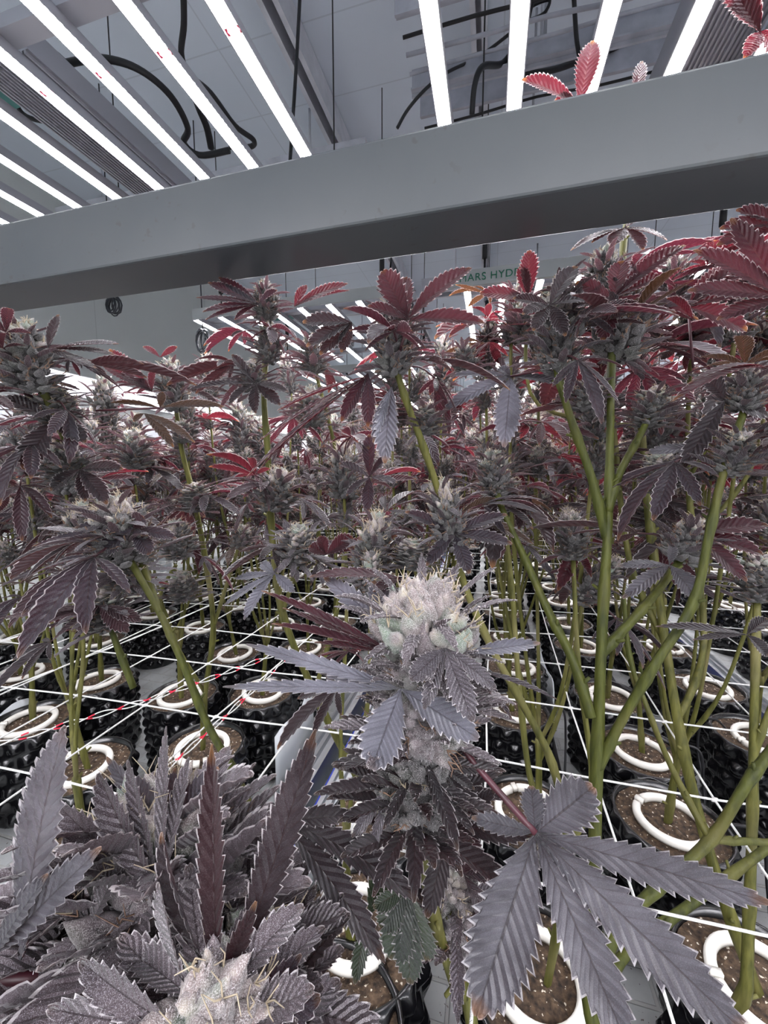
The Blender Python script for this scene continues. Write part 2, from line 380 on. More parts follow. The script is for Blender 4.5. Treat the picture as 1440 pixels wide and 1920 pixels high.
# steel channels under the ceiling
def channel(a, b, wd, h, label, mat='galv', name='ceiling_channel'):
    a = V(a); b = V(b); m = MB(); t = 0.006
    if abs(b.x-a.x) > abs(b.y-a.y):
        m.box((a.x, a.y-wd/2, a.z), (b.x, a.y-wd/2+t, a.z+h)); m.box((a.x, a.y+wd/2-t, a.z), (b.x, a.y+wd/2, a.z+h)); m.box((a.x, a.y-wd/2+t, a.z+h-t), (b.x, a.y+wd/2-t, a.z+h))
        m.box((a.x, a.y-wd/2, a.z-t), (b.x, a.y-wd/2+0.02, a.z)); m.box((a.x, a.y+wd/2-0.02, a.z-t), (b.x, a.y+wd/2, a.z))
    else:
        m.box((a.x-wd/2, a.y, a.z), (a.x-wd/2+t, b.y, a.z+h)); m.box((a.x+wd/2-t, a.y, a.z), (a.x+wd/2, b.y, a.z+h)); m.box((a.x-wd/2+t, a.y, a.z+h-t), (a.x+wd/2-t, b.y, a.z+h))
        m.box((a.x-wd/2, a.y, a.z-t), (a.x-wd/2+0.02, b.y, a.z)); m.box((a.x+wd/2-0.02, a.y, a.z-t), (a.x+wd/2, b.y, a.z))
    return tag(m.build(name, M[mat], smooth=False), label, 'channel')
channel((-0.80, -0.6, 1.64), (-0.80, 8.5, 1.64), 0.075, 0.105, 'long grey steel channel on the ceiling right of the left lamp')
channel((-0.09, -0.6, 1.66), (-0.09, 8.5, 1.66), 0.06, 0.085, 'thin grey steel channel on the ceiling above the two middle light bars')
channel((1.75, -0.6, 1.62), (1.75, 8.5, 1.62), 0.09, 0.12, 'steel channel on the ceiling at the right behind the top leaves')
channel((-2.5, 1.95, 1.48), (-0.6, 1.95, 1.48), 0.10, 0.05, 'flat grey cross channel hung above the left lamp')
channel((-0.55, 3.2, 1.35), (6.2, 3.2, 1.35), 0.12, 0.10, 'grey cross channel seen under the big beam at right')
channel((-2.61, 3.4, 1.35), (-0.7, 3.4, 1.35), 0.05, 0.05, 'slim cross channel by the left wall above the coiled wire')
# ceiling hangers keep those channels up
def hanger_rod(x, y, z0, z1, label, g=None):
    m = MB(); m.tube([(x, y, z0), (x, y, z1)], 0.006, 6); return tag(m.build('threaded_rod', M['galv']), label, 'rod', 'threaded rods holding the cross channels')
for x, y, z0 in ((-2.2, 1.95, 1.52), (-0.9, 1.95, 1.52), (-0.3, 3.2, 1.44), (1.4, 3.2, 1.44), (3.2, 3.2, 1.44), (-2.4, 3.4, 1.39), (-0.95, 3.4, 1.39)):
    hanger_rod(x, y, z0, ZC, 'thin threaded rod holding the '+{1.95: 'flat cross channel over the left lamp', 3.2: 'right cross channel', 3.4: 'slim channel by the left wall'}[y]+{-2.2: ', left end', -0.9: ', right end', -0.3: ', leftmost rod', 1.4: ', middle rod', 3.2: ', rightmost rod', -2.4: ', left end', -0.95: ', right end'}[x])

# ladder cable trays above the right lamp, with cable bundles
def ladder(y, z, x0, x1, wd, label, seed):
    r = random.Random(seed); root = empty('cable_tray', (x0, y, z), label=label, cat='cable tray', group='ladder cable trays above the right lamp')
    for s_ in (-1, 1):
        m = MB(); yy = s_*wd/2; m.box((0, yy-0.004, -0.04), (x1-x0, yy+0.004, 0.04)); m.box((0, yy-0.012*s_-0.008, -0.03), (x1-x0, yy-0.012*s_+0.008, -0.025)); m.build('side_rail', M['ladder'], root, False)
    x = 0.1
    while x < x1-x0:
        m = MB(); m.box((x-0.012, -wd/2+0.004, -0.028), (x+0.012, wd/2-0.004, -0.012)); m.build('rung', M['ladder'], root, False); x += 0.22
    for j in range(4):
        yy = -wd*0.36+wd*0.72*j/3; m = MB()
        pts = [(q*0.2, yy+r.uniform(-.012, .012), -0.008+r.uniform(0, .02)) for q in range(int((x1-x0)/0.2)+1)]
        m.tube(smooth_path(pts, 3), 0.004+r.random()*0.003, 6); m.build('cable', M['black'] if j == 1 else M['ladder'], root)
    for hx in (0.4, (x1-x0)*0.55, x1-x0-0.4):
        for s_ in (-1, 1):
            m = MB(); m.tube([(hx, s_*wd/2+0.01*s_, -0.02), (hx, s_*wd/2+0.01*s_, ZC-z)], 0.005, 6); m.build('hanging_rod', M['ladder'], root)
    return root
ladder(1.27, 1.24, -0.28, 4.5, 0.24, 'nearest ladder cable tray with loose cables, upper right behind the lamp', 3)
ladder(1.66, 1.30, -0.28, 4.5, 0.24, 'second ladder cable tray behind the nearest one', 4)
ladder(3.60, 1.50, -0.1, 4.5, 0.26, 'farthest ladder cable tray, low above the far lamps', 5)

# ------------------------------------------------------------------ the lamps
ZL = 0.78
def make_fixture():
    root = empty('led_grow_light', (0, 0, 0))
    Ln = 0.96
    hs = MB(); hs.box((-0.0165, 0, 0.002), (0.0165, Ln, 0.010)); hs.box((-0.006, 0, 0.010), (-0.002, Ln, 0.026)); hs.box((0.002, 0, 0.010), (0.006, Ln, 0.026))
    for s_ in (-1, 1): hs.box((s_*0.016-0.001, 0, -0.004), (s_*0.016+0.001, Ln, 0.002))
    st = MB(); n = 1
    st.add([(-0.0148, 0.012, 0), (-0.0148, Ln-0.012, 0), (0.0148, Ln-0.012, 0), (0.0148, 0.012, 0)], [(0, 1, 2, 3)])
    h0 = s0 = None
    for k in range(8):
        x = -0.518+k*0.148
        if h0 is None: h0 = hs.build('light_bar', M['house'], root, False); s0 = st.build('diode_strip', M['led'], h0, False); h = h0
        else:
            h = h0.copy(); C.objects.link(h); h.parent = root; s2 = s0.copy(); C.objects.link(s2); s2.parent = h
        h.location = (x, 0, 0)
    for yy in (0.12, Ln-0.12):
        m = MB(); m.box((-0.55, yy-0.018, 0.026), (0.55, yy+0.018, 0.05)); m.build('cross_member', M['house'], root, False)
    m = MB(); m.box((-0.075, 0.16, 0.05), (0.075, 0.78, 0.1))
    for k in range(16): x = -0.071+k*0.0092; m.box((x-0.0018, 0.16, 0.043), (x+0.0018, 0.78, 0.05))
    m.build('driver', M['house'], root, False)
    m = MB(); m.box((-0.2, 0.17, 0.051), (-0.076, 0.25, 0.09)); m.build('junction_box', M['teal'], root, False)
    for sx in (-0.45, 0.45):
        for yy in (0.12, Ln-0.12):
            m = MB(); m.tube([(sx, yy, 0.05), (sx, yy, 0.17)], 0.004, 6)
            m.tube([(sx, yy, 0.17), (sx, yy, 0.27)], 0.012, 8); m.tube([(sx, yy, 0.27), (sx, yy, ZC-ZL)], 0.0025, 5)
            m.build('rope_hanger', M['black'], root)
    m = MB(); m.tube(smooth_path([(0.02, 0.78, 0.08), (0.06, 0.84, 0.14), (0.16, 0.86, 0.1), (0.25, 0.86, 0.14), (0.3, 0.86, 0.5), (0.32, 0.9, ZC-ZL)], 6), 0.006, 6); m.build('power_cord', M['black'], root)
    m = MB(); m.box((-0.53, -0.012, -0.002), (0.53, -0.004, 0.05)); m.build('end_plate', M['steel'], root, False)
    return root
fx = make_fixture(); fk = kids_of(fx)
cols = [(-0.982, 'left'), (0.396, 'middle'), (1.774, 'right'), (3.15, 'far right'), (4.53, 'farthest right')]
rows = [(0.50, 'nearest'), (1.82, 'second'), (3.04, 'third'), (4.26, 'fourth'), (5.48, 'fifth'), (6.70, 'sixth')]
fill_rows = [(-1.55, 'behind')]  # unseen lamps added behind the camera to fill the front faces
first = True
for ci, (x, cn) in enumerate(cols):
    for ri, (y, rn) in enumerate(rows+fill_rows):
        if first: o = fx; first = False
        else: o = copy_tree(fx, fk)
        o.location = (x, y, ZL)
        if rn == 'behind': lb = 'unseen eight bar grow light added as fill behind the viewer, %s column' % cn
        else: lb = 'lit eight bar grow light in the %s column, %s one from the front' % (cn, rn)
        tag(o, lb, 'grow light', 'rows of eight bar grow lights')
# green maker lettering on the end plate of the second lamp in the middle column
fc = bpy.data.curves.new('lettering', 'FONT'); fc.body = 'MARS HYDRO'; fc.size = 0.042; fc.extrude = 0.0005; fc.space_character = 1.1
tmp = bpy.data.objects.new('lettering_source', fc); C.objects.link(tmp)
bpy.context.view_layer.update()
tm = bpy.data.meshes.new_from_object(tmp.evaluated_get(bpy.context.evaluated_depsgraph_get())); bpy.data.objects.remove(tmp)
tm.materials.clear(); tm.materials.append(M['green_ink'])
for o in list(C.objects):
    if o.parent is None and o.get('category') == 'grow light':
        if abs(o.location.x-0.396) < .01 and o.location.y > 1:
            t = bpy.data.objects.new('brand_lettering', tm); C.objects.link(t); t.parent = o
            m = MB(); m.box((-0.60, -0.018, 0.0), (-0.02, -0.004, 0.065)); m.build('name_plate', M['steel'], o, False)
            t.location = (-0.55, -0.0195, 0.018); t.rotation_euler = (R(90), 0, 0)

# loose black cords above the left lamp
def cord(pts, rad, label, mat='black', zdef=0.95, name='power_cord', cat='cord', group=None):
    rad *= 0.75; m = MB(); m.tube(smooth_path([PZ(x, y, z) for x, y, z in pts], 6), rad, 8)
    return tag(m.build(name, M[mat]), label, cat, group)
cord([(342, -60, 1.0), (345, 40, 0.98), (340, 100, 0.96), (355, 140, 0.95), (395, 175, 0.93), (440, 235, 0.92), (475, 262, 0.92), (470, 275, 0.92), (430, 275, 0.9)], 0.009, 'black power cord hanging down above the left lamp, ending in a hook bend')
m = MB(); m.tube(smooth_path([PZ(120, 120, 0.96), PZ(190, 110, 0.96), PZ(260, 130, 0.95), PZ(320, 180, 0.94), (PZ(352, 240, 0.93)), PZ(345, 268, 0.93), PZ(375, 291, 0.92), PZ(430, 282, 0.92)], 6), 0.008, 8)
m.tube([PZ(62, 122, 0.96), PZ(72, 121, 0.96), PZ(115, 121, 0.96), PZ(124, 121, 0.96)], [0.012, 0.022, 0.022, 0.012], 10)
m.tube(smooth_path([PZ(64, 122, 0.96), PZ(35, 140, 0.96), PZ(24, 175, 0.95), (PZ(45, 215, 0.94)), PZ(90, 228, 0.93), PZ(140, 225, 0.92)], 6), 0.006, 8)
tag(m.build('extension_cord', M['black']), 'black cord with a plug connector looping over the left lamp bars', 'cord')
cord([(360, 160, 1.02), (372, 200, 1.0), (388, 240, 0.98), (396, 278, 0.96)], 0.013, 'short thick black cord beside the hooked power cord')
cord([(240, 290, 0.9), (262, 282, 0.9), (280, 300, 0.9), (300, 318, 0.9), (318, 334, 0.9)], 0.008, 'small black cord bent over the driver of the left lamp')
for i, (pts, rd, lb) in enumerate([
    ([(1010, -40, 1.3), (995, 10, 1.3), (985, 50, 1.28), (965, 90, 1.25), (940, 120, 1.22), (905, 125, 1.15), (890, 160, 1.1), (885, 215, 1.05)], 0.011, 'thick black cable sweeping down behind the second middle light bar'),
    ([(745, 240, 1.0), (765, 205, 1.05), (800, 165, 1.1), (840, 135, 1.2), (900, 105, 1.3), (960, 60, 1.3)], 0.006, 'thin dark cable rising from the beam to the cable trays'),
    ([(1075, -30, 1.3), (1078, 30, 1.25), (1082, 80, 1.2), (1090, 120, 1.15)], 0.008, 'black cable hanging beside the third middle light bar'),
    ([(940, 120, 1.3), (975, 138, 1.28), (1040, 130, 1.28), (1110, 105, 1.3), (1200, 75, 1.35), (1300, 70, 1.35)], 0.012, 'sagging black cable bundle between the cable trays'),
    ([(985, 30, 1.35), (1000, 10, 1.35), (1030, 0, 1.35), (1020, 25, 1.33), (990, 38, 1.33), (984, 28, 1.34)], 0.006, 'small looped cable near the top edge')]):
    cord(pts, rd, lb)
# coiled wires by the left wall
def coil(px, py, d, label, ry, n=7, seed=1, tall=1.0):
    r = random.Random(seed); c = P(px, py, d); m = MB(); pts = []
    for k in range(n*14):
        a = k/14*2*math.pi; rr = ry*(0.85+0.15*math.sin(k*0.37))
        pts.append(c+V((math.cos(a)*rr*0.75+r.uniform(-.002, .002)+0.2*ry*math.sin(k*.13), 0.3*ry*math.sin(k*0.21), math.sin(a)*rr*tall)))
    m.tube(pts, 0.0035, 5)
    m.tube([c+V((0, 0, ry*tall)), c+V((0, 0, ry*tall*1.6)), V((c.x, c.y, ZC))], 0.003, 5)
    return tag(m.build('wire_coil', M['wirec']), label, 'wire coil')
coil(213, 572, 1.9, 'small grey wire coil hanging just under the beam at left', 0.045, seed=2)
coil(381, 640, 2.1, 'grey wire coil hanging below the end of the lit bar at left', 0.05, tall=1.3)

# ------------------------------------------------------------------ grow rack: the big beam in front and its side rails
rk = empty('grow_rack_frame', (0, 0, ZF), label='grey steel rack frame with the big box beam crossing the view', cat='rack')
def rb(name, a, b, mat='steel', bev=0.004):
    m = MB(); x0, y0, z0 = a; x1, y1, z1 = b; m.box((x0, y0, z0-ZF), (x1, y1, z1-ZF)); o = m.build(name, M[mat], rk, False)
    md = o.modifiers.new('b', 'BEVEL'); md.width = bev; md.segments = 2; return o
beam_mat, nt, out = new_mat('stained_beam_paint')
tc = N(nt, 'ShaderNodeTexCoord'); n1 = N(nt, 'ShaderNodeTexNoise', Scale=5.0, Detail=6.0); L(nt, tc.outputs['Object'], n1.inputs['Vector'])
col = ramp(nt, n1.outputs[0], [(0.3, (0.066, 0.075, 0.082)), (0.7, (0.086, 0.094, 0.098))])
n2 = N(nt, 'ShaderNodeTexNoise', Scale=70.0, Detail=2.0); L(nt, tc.outputs['Object'], n2.inputs['Vector'])
n3 = N(nt, 'ShaderNodeTexNoise', Scale=6.0, Detail=2.0); L(nt, tc.outputs['Object'], n3.inputs['Vector'])
sp_ = mathn(nt, 'MULTIPLY', ramp(nt, n2.outputs[0], [(0.66, (0, 0, 0)), (0.72, (1, 1, 1))]), ramp(nt, n3.outputs[0], [(0.5, (0, 0, 0)), (0.62, (1, 1, 1))]))
col = mixc(nt, mathn(nt, 'MULTIPLY', sp_, 0.4), col, (0.05, 0.04, 0.03))
b = N(nt, 'ShaderNodeBsdfPrincipled', Roughness=0.38); L(nt, col, b.inputs['Base Color']); L(nt, b.outputs[0], out.inputs[0]); M['beam'] = beam_mat
rb('cross_beam', (-1.54, 0.45, 0.2745), (2.36, 0.53, 0.3575), 'beam', 0.003)
rb('side_rail', (-1.58, 0.55, 0.272), (-1.50, 8.0, 0.357), 'alu'); rb('side_rail', (2.30, 0.55, 0.272), (2.38, 8.0, 0.357), 'alu')
for x in (-1.58, 2.30):
    for y in (0.45, 3.0, 5.5, 7.9): rb('post', (x, y, ZF), (x+0.08, y+0.08, 0.36 if y > 0.5 else 0.30), 'steel')
rk2 = empty('wall_rack_rail', (-2.57, 0, ZF), label='pale steel rail on posts along the left wall', cat='rack')
for nm, a, b in [('side_rail', (-0.03, 0.3, 0.26-ZF), (0.03, 8.0, 0.345-ZF))]+[('post', (-0.03, y, 0), (0.03, y+0.06, 0.26-ZF)) for y in (0.3, 2.6, 5.2, 7.9)]:
    m = MB(); m.box(a, b); m.build(nm, M['alu'], rk2, False)

# ------------------------------------------------------------------ trays on benches
ZT = -0.865
def tray(x0, x1, y0, y1, label, blue=False):
    root = empty('grow_tray', ((x0+x1)/2, y0, ZF), label=label, cat='tray', group='long white grow trays'); cx = (x0+x1)/2
    hw = (x1-x0)/2; ln = y1-y0; zt = ZT-ZF
    m = MB(); m.box((-hw, 0, zt-0.02), (hw, ln, zt))
    m.build('tray_bed', M['tray'], root, False)
    for s_ in (-1, 1):
        m = MB(); prof = [(0, -0.03), (0, 0.045), (0.010, 0.045), (0.012, 0.032), (0.020, 0.032), (0.022, 0.045), (0.032, 0.045), (0.034, 0.03), (0.044, 0.03), (0.046, 0.04), (0.058, 0.04), (0.058, -0.03)]
        vs = []; k = len(prof)
        for yy in (0, ln):
            for a, z in prof: vs.append((s_*(hw+a), yy, zt+z))
        fs = [(i, (i+1) % k, (i+1) % k+k, i+k) for i in range(k)]+[tuple(range(k)), tuple(range(2*k-1, k-1, -1))]
        m.add(vs, fs); m.build('ribbed_rim', M['alu'], root, False)
        if blue:
            m = MB(); m.box((s_*(hw+0.066)-0.006, 0, zt-0.03), (s_*(hw+0.066)+0.006, ln, zt+0.02)); m.build('blue_edging', M['blue'], root, False)
    for yy in (0, ln):
        m = MB(); m.box((-hw, yy-0.01, zt-0.02), (hw, yy+0.01, zt+0.045)); m.build('end_rim', M['plastic'], root, False)
    for s_ in (-1, 1):
        yy = 0.1
        while yy < ln:
            m = MB(); m.box((s_*hw*0.9-0.02, yy, 0), (s_*hw*0.9+0.02, yy+0.04, zt-0.02)); m.build('leg', M['steel'], root, False); yy += 1.9
tray(-0.34, 0.80, 0.10, 8.2, 'white ribbed grow tray in the middle right below the beam', True)
tray(-2.50, -0.50, 0.10, 8.2, 'white ribbed grow tray along the left wall')
tray(0.98, 2.12, 0.10, 8.2, 'white ribbed grow tray right of the middle tray')
tray(2.60, 4.0, 0.10, 8.2, 'white ribbed grow tray at the far right')

# ------------------------------------------------------------------ prototypes
ZS = -0.655     # soil height
PH = ZS-ZT      # soil above the tray
def pot_mesh(nu, nv):
    m = MB(); vs = []; fs = []; r0 = 0.094; H = PH+0.012
    for i in range(nv+1):
        z = H*i/nv
        for j in range(nu):
            a = 2*math.pi*j/nu
            row = z/H*6; k = math.floor(row); ph = (row-k)*2*math.pi
            bmp = max(0, math.sin(ph*0.5))**1.2*max(0, 0.5+0.5*math.cos(a*15+(k % 2)*math.pi))
            r = r0*(0.95+0.05*z/H)+0.013*bmp
            vs.append((math.cos(a)*r, math.sin(a)*r, z))
    for i in range(nv):
        for j in range(nu):
            a = i*nu+j; b2 = i*nu+(j+1) % nu; fs.append((a, b2, b2+nu, a+nu))
    o = len(vs)
    for j in range(nu):
        a = 2*math.pi*j/nu; vs.append((math.cos(a)*0.089, math.sin(a)*0.089, H))
    for j in range(nu):
        vs.append((vs[o+j][0], vs[o+j][1], H-0.03))
    for j in range(nu):
        j2 = (j+1) % nu; fs.append((nv*nu+j, nv*nu+j2, o+j2, o+j)); fs.append((o+j, o+j2, o+nu+j2, o+nu+j))
    fs.append(tuple(range(nu-1, -1, -1)))
    m.add(vs, fs); return m
def soil_mesh(seed, nr=9, na=36):
    m = MB(); vs = [(0, 0, PH+0.004)]; fs = []; r_ = random.Random(seed)
    for i in range(1, nr+1):
        for j in range(na):
            a = 2*math.pi*j/na; r = 0.0885*i/nr
            p = V((math.cos(a)*r, math.sin(a)*r, 0)); z = noise.noise(p*55+V((seed, 0, 0)))*0.006+noise.noise(p*160)*0.003
            vs.append((p.x, p.y, PH+z*(1 if i < nr else 0.4)+0.004*(1-i/nr)))
    for j in range(na): fs.append((0, 1+j, 1+(j+1) % na))
    for i in range(nr-1):
        for j in range(na):
            a = 1+i*na+j; b2 = 1+i*na+(j+1) % na; fs.append((a, a+na, b2+na, b2))
    m.add(vs, fs); return m
def ring_mesh(gap, seed):
    m = MB(); n = 40; vs = []; fs = []; prof = [(-0.0065, -0.005), (0.0065, -0.005), (0.007, 0.0), (0.006, 0.004), (0.004, 0.006), (-0.004, 0.006), (-0.006, 0.004), (-0.007, 0)]
    k = len(prof)
    for i in range(n+1):
        a = gap/2+(2*math.pi-gap)*i/n
        for p, z in prof: vs.append((math.cos(a)*(0.0535+p), math.sin(a)*(0.0535+p), z+0.006))
    for i in range(n):
        for j in range(k): a = i*k+j; b2 = i*k+(j+1) % k; fs.append((a, a+k, b2+k, b2))
    fs.append(tuple(range(k))); fs.append(tuple(n*k+q for q in range(k-1, -1, -1)))
    m.add(vs, fs)
    # the little water inlet clip beside the gap
    m.box((0.046, -0.004, 0.004), (0.06, 0.004, 0.013))
    return m
RING = []
for i, g in enumerate((0.06, 0.25, 0.42)):
    o = ring_mesh(g, i).build('drip_ring', M['ring']); RING.append(o.data); bpy.data.objects.remove(o)
def mesh_of(mb, name, mats, smooth=True):
    o = mb.build(name, mats, smooth=smooth); me = o.data; bpy.data.objects.remove(o); return me
POT = mesh_of(pot_mesh(108, 42), 'pot', M['pot']); POTF = mesh_of(pot_mesh(54, 21), 'pot', M['pot'])
SOIL = [mesh_of(soil_mesh(i), 'soil', M['soil']) for i in range(3)]

def teardrop(m, c, d, Ls, Ws, nu=6, nv=4, r=None):
    d = d.normalized(); s_ = d.cross(V((0.31, 0.2, 0.93)));
    if s_.length < 1e-3: s_ = d.cross(V((1, 0, 0)))
    s_.normalize(); t = d.cross(s_); vs = []; fs = []
    tipb = s_*(r.uniform(-.25, .25))+t*(r.uniform(-.25, .25)) if r else V((0, 0, 0))
    for i in range(nv+1):
        q = i/nv; rad = Ws*max(0.03, math.sin(math.pi*min(1, q*0.8+0.18))**0.8*(1-q)**0.45) if q < 1 else Ws*0.03
        ctr = c+d*(Ls*q)+tipb*Ls*q*q
        for j in range(nu):
            a = 2*math.pi*j/nu; vs.append(ctr+s_*math.cos(a)*rad+t*math.sin(a)*rad*0.8)
    for i in range(nv):
        for j in range(nu): a = i*nu+j; b2 = i*nu+(j+1) % nu; fs.append((a, b2, b2+nu, a+nu))
    fs.append(tuple(nv*nu+q for q in range(nu))); m.add(vs, fs)

def cola(seed, Ln, Rd, ncal, nsug, hero=False, lump=0.25, pist=1.0, suglen=1.0, blunt=False, csz=1.0, wide=1.0):
    """bud standing on z=0: returns (bracts, small leaves, hairs)"""
    r = random.Random(seed); bm_ = MB(); sm = MB(); pm = MB()
    core = [(0, 0, Ln*q/6) for q in range(7)]; bm_.tube(core, [Rd*0.45*math.sin(math.pi*(0.15+0.75*q/6)) for q in range(7)], 8)
    GA = 2.39996
    def prof(t):
        if blunt: return Rd*(0.72+0.42*t)*min(1, (1.03-t)*4.2)**0.6*(1+lump*math.sin(t*11+seed))
        return Rd*(math.sin(math.pi*(0.16+0.80*t))**0.75)*(1+lump*math.sin(t*17+seed))
    for i in range(ncal):
        t = (i+r.random())/ncal; a = i*GA+r.uniform(-.4, .4); rr = prof(t)*r.uniform(0.55, 0.95)
        out_ = V((math.cos(a), math.sin(a), 0)); d = (out_*(1.1-t*0.7)+V((0, 0, 0.35+t*1.0))+V((r.uniform(-.35, .35), r.uniform(-.35, .35), r.uniform(-.2, .3)))).normalized()
        sc = r.uniform(0.75, 1.25)*(Rd/0.03)**0.5*csz
        c = V((0, 0, t*Ln*0.93))+out_*rr*0.72
        nu, nv = (9, 7) if hero else (6, 4)
        bm_.mi = 1 if t+r.uniform(-.12, .12) > (0.70 if blunt else 0.76) else 0
        teardrop(bm_, c, d, 0.0125*sc, 0.0052*sc, nu, nv, r)
        if r.random() < 0.75*pist:
            for q in range(3 if hero else 2):
                p = c+d*0.0105*sc; e = (d+V((r.uniform(-.9, .9), r.uniform(-.9, .9), r.uniform(-.5, .8)))).normalized()
                p2 = p+e*0.004*sc; p3 = p2+(e+V((r.uniform(-.8, .8), r.uniform(-.8, .8), r.uniform(-.8, .6))))*0.0035*sc
                pm.mi = 1 if t > 0.6 else 0
                pm.tube([p, p2, p3], [0.0005, 0.0004, 0.0002] if hero else [0.0006, 0.0005, 0.0003], 3, cap=False)
    if hero: bm_.v = [tuple(V(p)+noise.noise_vector(V(p)*420)*0.0011+noise.noise_vector(V(p)*1100)*0.0005) for p in bm_.v]
    bm_.mi = 0
    for i in range(nsug):
        t = (i+r.random())/nsug*0.86; a = i*GA+r.uniform(-.3, .3); out_ = V((math.cos(a), math.sin(a), 0))
        c = V((0, 0, t*Ln))+out_*prof(t)*0.35
        ll = r.uniform(0.7, 1.3)*(0.036-0.014*t)*suglen*(Rd/0.03)**0.4
        d = (out_*r.uniform(0.8, 1.2)+V((0, 0, r.uniform(-0.25, 0.9)))).normalized()
        sm.leaflet(c, c+d*(ll+prof(t)*0.5), ll*r.uniform(0.24, 0.34)*wide, V((0, 0, 1))-d*0.3+out_*0.2, droop=r.uniform(0.0, 0.22), teeth=9 if hero else 6, fold=r.uniform(0.2, 0.6), fine=hero, curl=r.uniform(-.2, .3))
    return bm_, sm, pm
def frost_hairs(mb, seed, count, ln=0.0011):
    """short resin hairs standing on the faces of a mesh builder"""
    r = random.Random(seed); h = MB(); F = mb.f
    for k in range(count):
        f = F[r.randrange(len(F))]
        if len(f) < 3: continue
        a, b, c = (V(mb.v[f[0]]), V(mb.v[f[1]]), V(mb.v[f[2]])); n = (b-a).cross(c-a)
        if n.length < 1e-12: continue
        n.normalize(); u1 = r.random(); u2 = r.random()
        if len(f) == 4: d = V(mb.v[f[3]]); p = (a*(1-u1)+b*u1)*(1-u2)+(d*(1-u1)+c*u1)*u2
        else: p = a*(1-u1)+b*u1*(1-u2)+c*u1*u2; p = a+(b-a)*u1*(1-u2)+(c-a)*u1*u2
        if r.random() < 0.5 and getattr(mb, 'two', False): n = -n
        t = n.cross(V((r.random(), r.random(), r.random()))).normalized()*0.00009; e = n*ln*r.uniform(.6, 1.3)
        h.add([p-t, p+t, p+e+t*1.2, p+e-t*1.2], [(0, 1, 2, 3)])
    return h

BUDM = {'n': [M['bud'], M['bud']], 'p': [M['budp'], M['budl']]}
COLA = []; COLAS = []; COLAP = []
for i in range(7):
    a, b, c = cola(10+i, 0.085+0.012*(i % 4), 0.025+0.003*(i % 3), 150, 34, lump=0.15+0.05*(i % 3))
    COLA.append(mesh_of(a, 'cola', [M['bud'], M['budl']])); COLAS.append(mesh_of(b, 'sugar_leaves', M['sugar'])); COLAP.append(mesh_of(c, 'pistils', [M['pistil'], M['pistilw']]))
COLAF = []
for i in range(4):
    a, b, c = cola(40+i, 0.10, 0.028, 46, 18, pist=0.0)
    o = len(a.v); nf = len(a.f); a.mi = 2; ofs = len(a.v); a.v += b.v; a.f += [tuple(k+ofs for k in f) for f in b.f]; a.m += [2]*len(b.f); a.u += b.u
    COLAF.append(mesh_of(a, 'cola', [M['bud'], M['budl'], M['sugar']]))

def fan_leaf(seed, nl=7, size=0.095, teeth=11, droop=0.12, spread=1.9, fine=False, dr=0.35, pet=0.05, both=True):
    r = random.Random(seed); m = MB()
    m.mi = 1; m.tube(smooth_path([(-pet, 0, -pet*0.25), (-pet*0.5, 0, 0.002), (0, 0, 0)], 3), [0.0011]*7, 5); m.mi = 0
    for k in range(nl):
        q = k-(nl-1)/2; a = q/(nl-1)*2*spread*0.85; ln = size*(1-abs(q)/(nl-1)*1.15)*r.uniform(0.9, 1.1)
        a += r.uniform(-.08, .08)
        d = V((math.cos(a), math.sin(a), -dr*r.uniform(0.3, 1.5))); d.normalize()
        m.leaflet((0, 0, 0), d*ln, ln*r.uniform(0.2, 0.27), (r.uniform(-.3, .3), r.uniform(-.3, .3), 1), droop=droop*r.uniform(0.4, 1.6), teeth=teeth, fold=r.uniform(0.1, 0.55), fine=fine, curl=r.uniform(-.15, .25))
    return m
LEAF = [mesh_of(fan_leaf(60+i, 7 if i % 3 else 5, 0.07+0.012*(i % 4), 10, dr=0.15+0.3*(i % 3), spread=1.5+0.25*(i % 3)), 'fan_leaf',
        [M['leafr'] if i in (1, 6) else (M['leafg'] if i in (4,) else (M['leafo'] if i == 9 else (M['leafd'] if i in (3, 7) else M['leaf']))), M['petiole']]) for i in range(11)]

def stem_tube(mb, pts, r0, r1, n=8, r=None, nodes=True):
    sp = smooth_path(pts, 5); k = len(sp); rad = []
    for i in range(k):
        q = r0+(r1-r0)*i/(k-1)
        if nodes and r and i % 6 == 3: q *= 1.28
        elif nodes and r and i % 6 in (2, 4): q *= 1.06
        rad.append(q)
    mb.tube(sp, rad, n, ribs=0.08)
    if nodes and r:
        for i in range(3, k, 6):      # cut petiole stubs at the nodes
            t = (sp[min(i+1, k-1)]-sp[i-1]).normalized(); s_ = t.cross(V((r.uniform(-1, 1), r.uniform(-1, 1), 0.1))).normalized()
            mb.tube([sp[i], sp[i]+s_*rad[i]*1.9+t*rad[i]*1.2], [rad[i]*0.38, rad[i]*0.28], 5)
    return sp

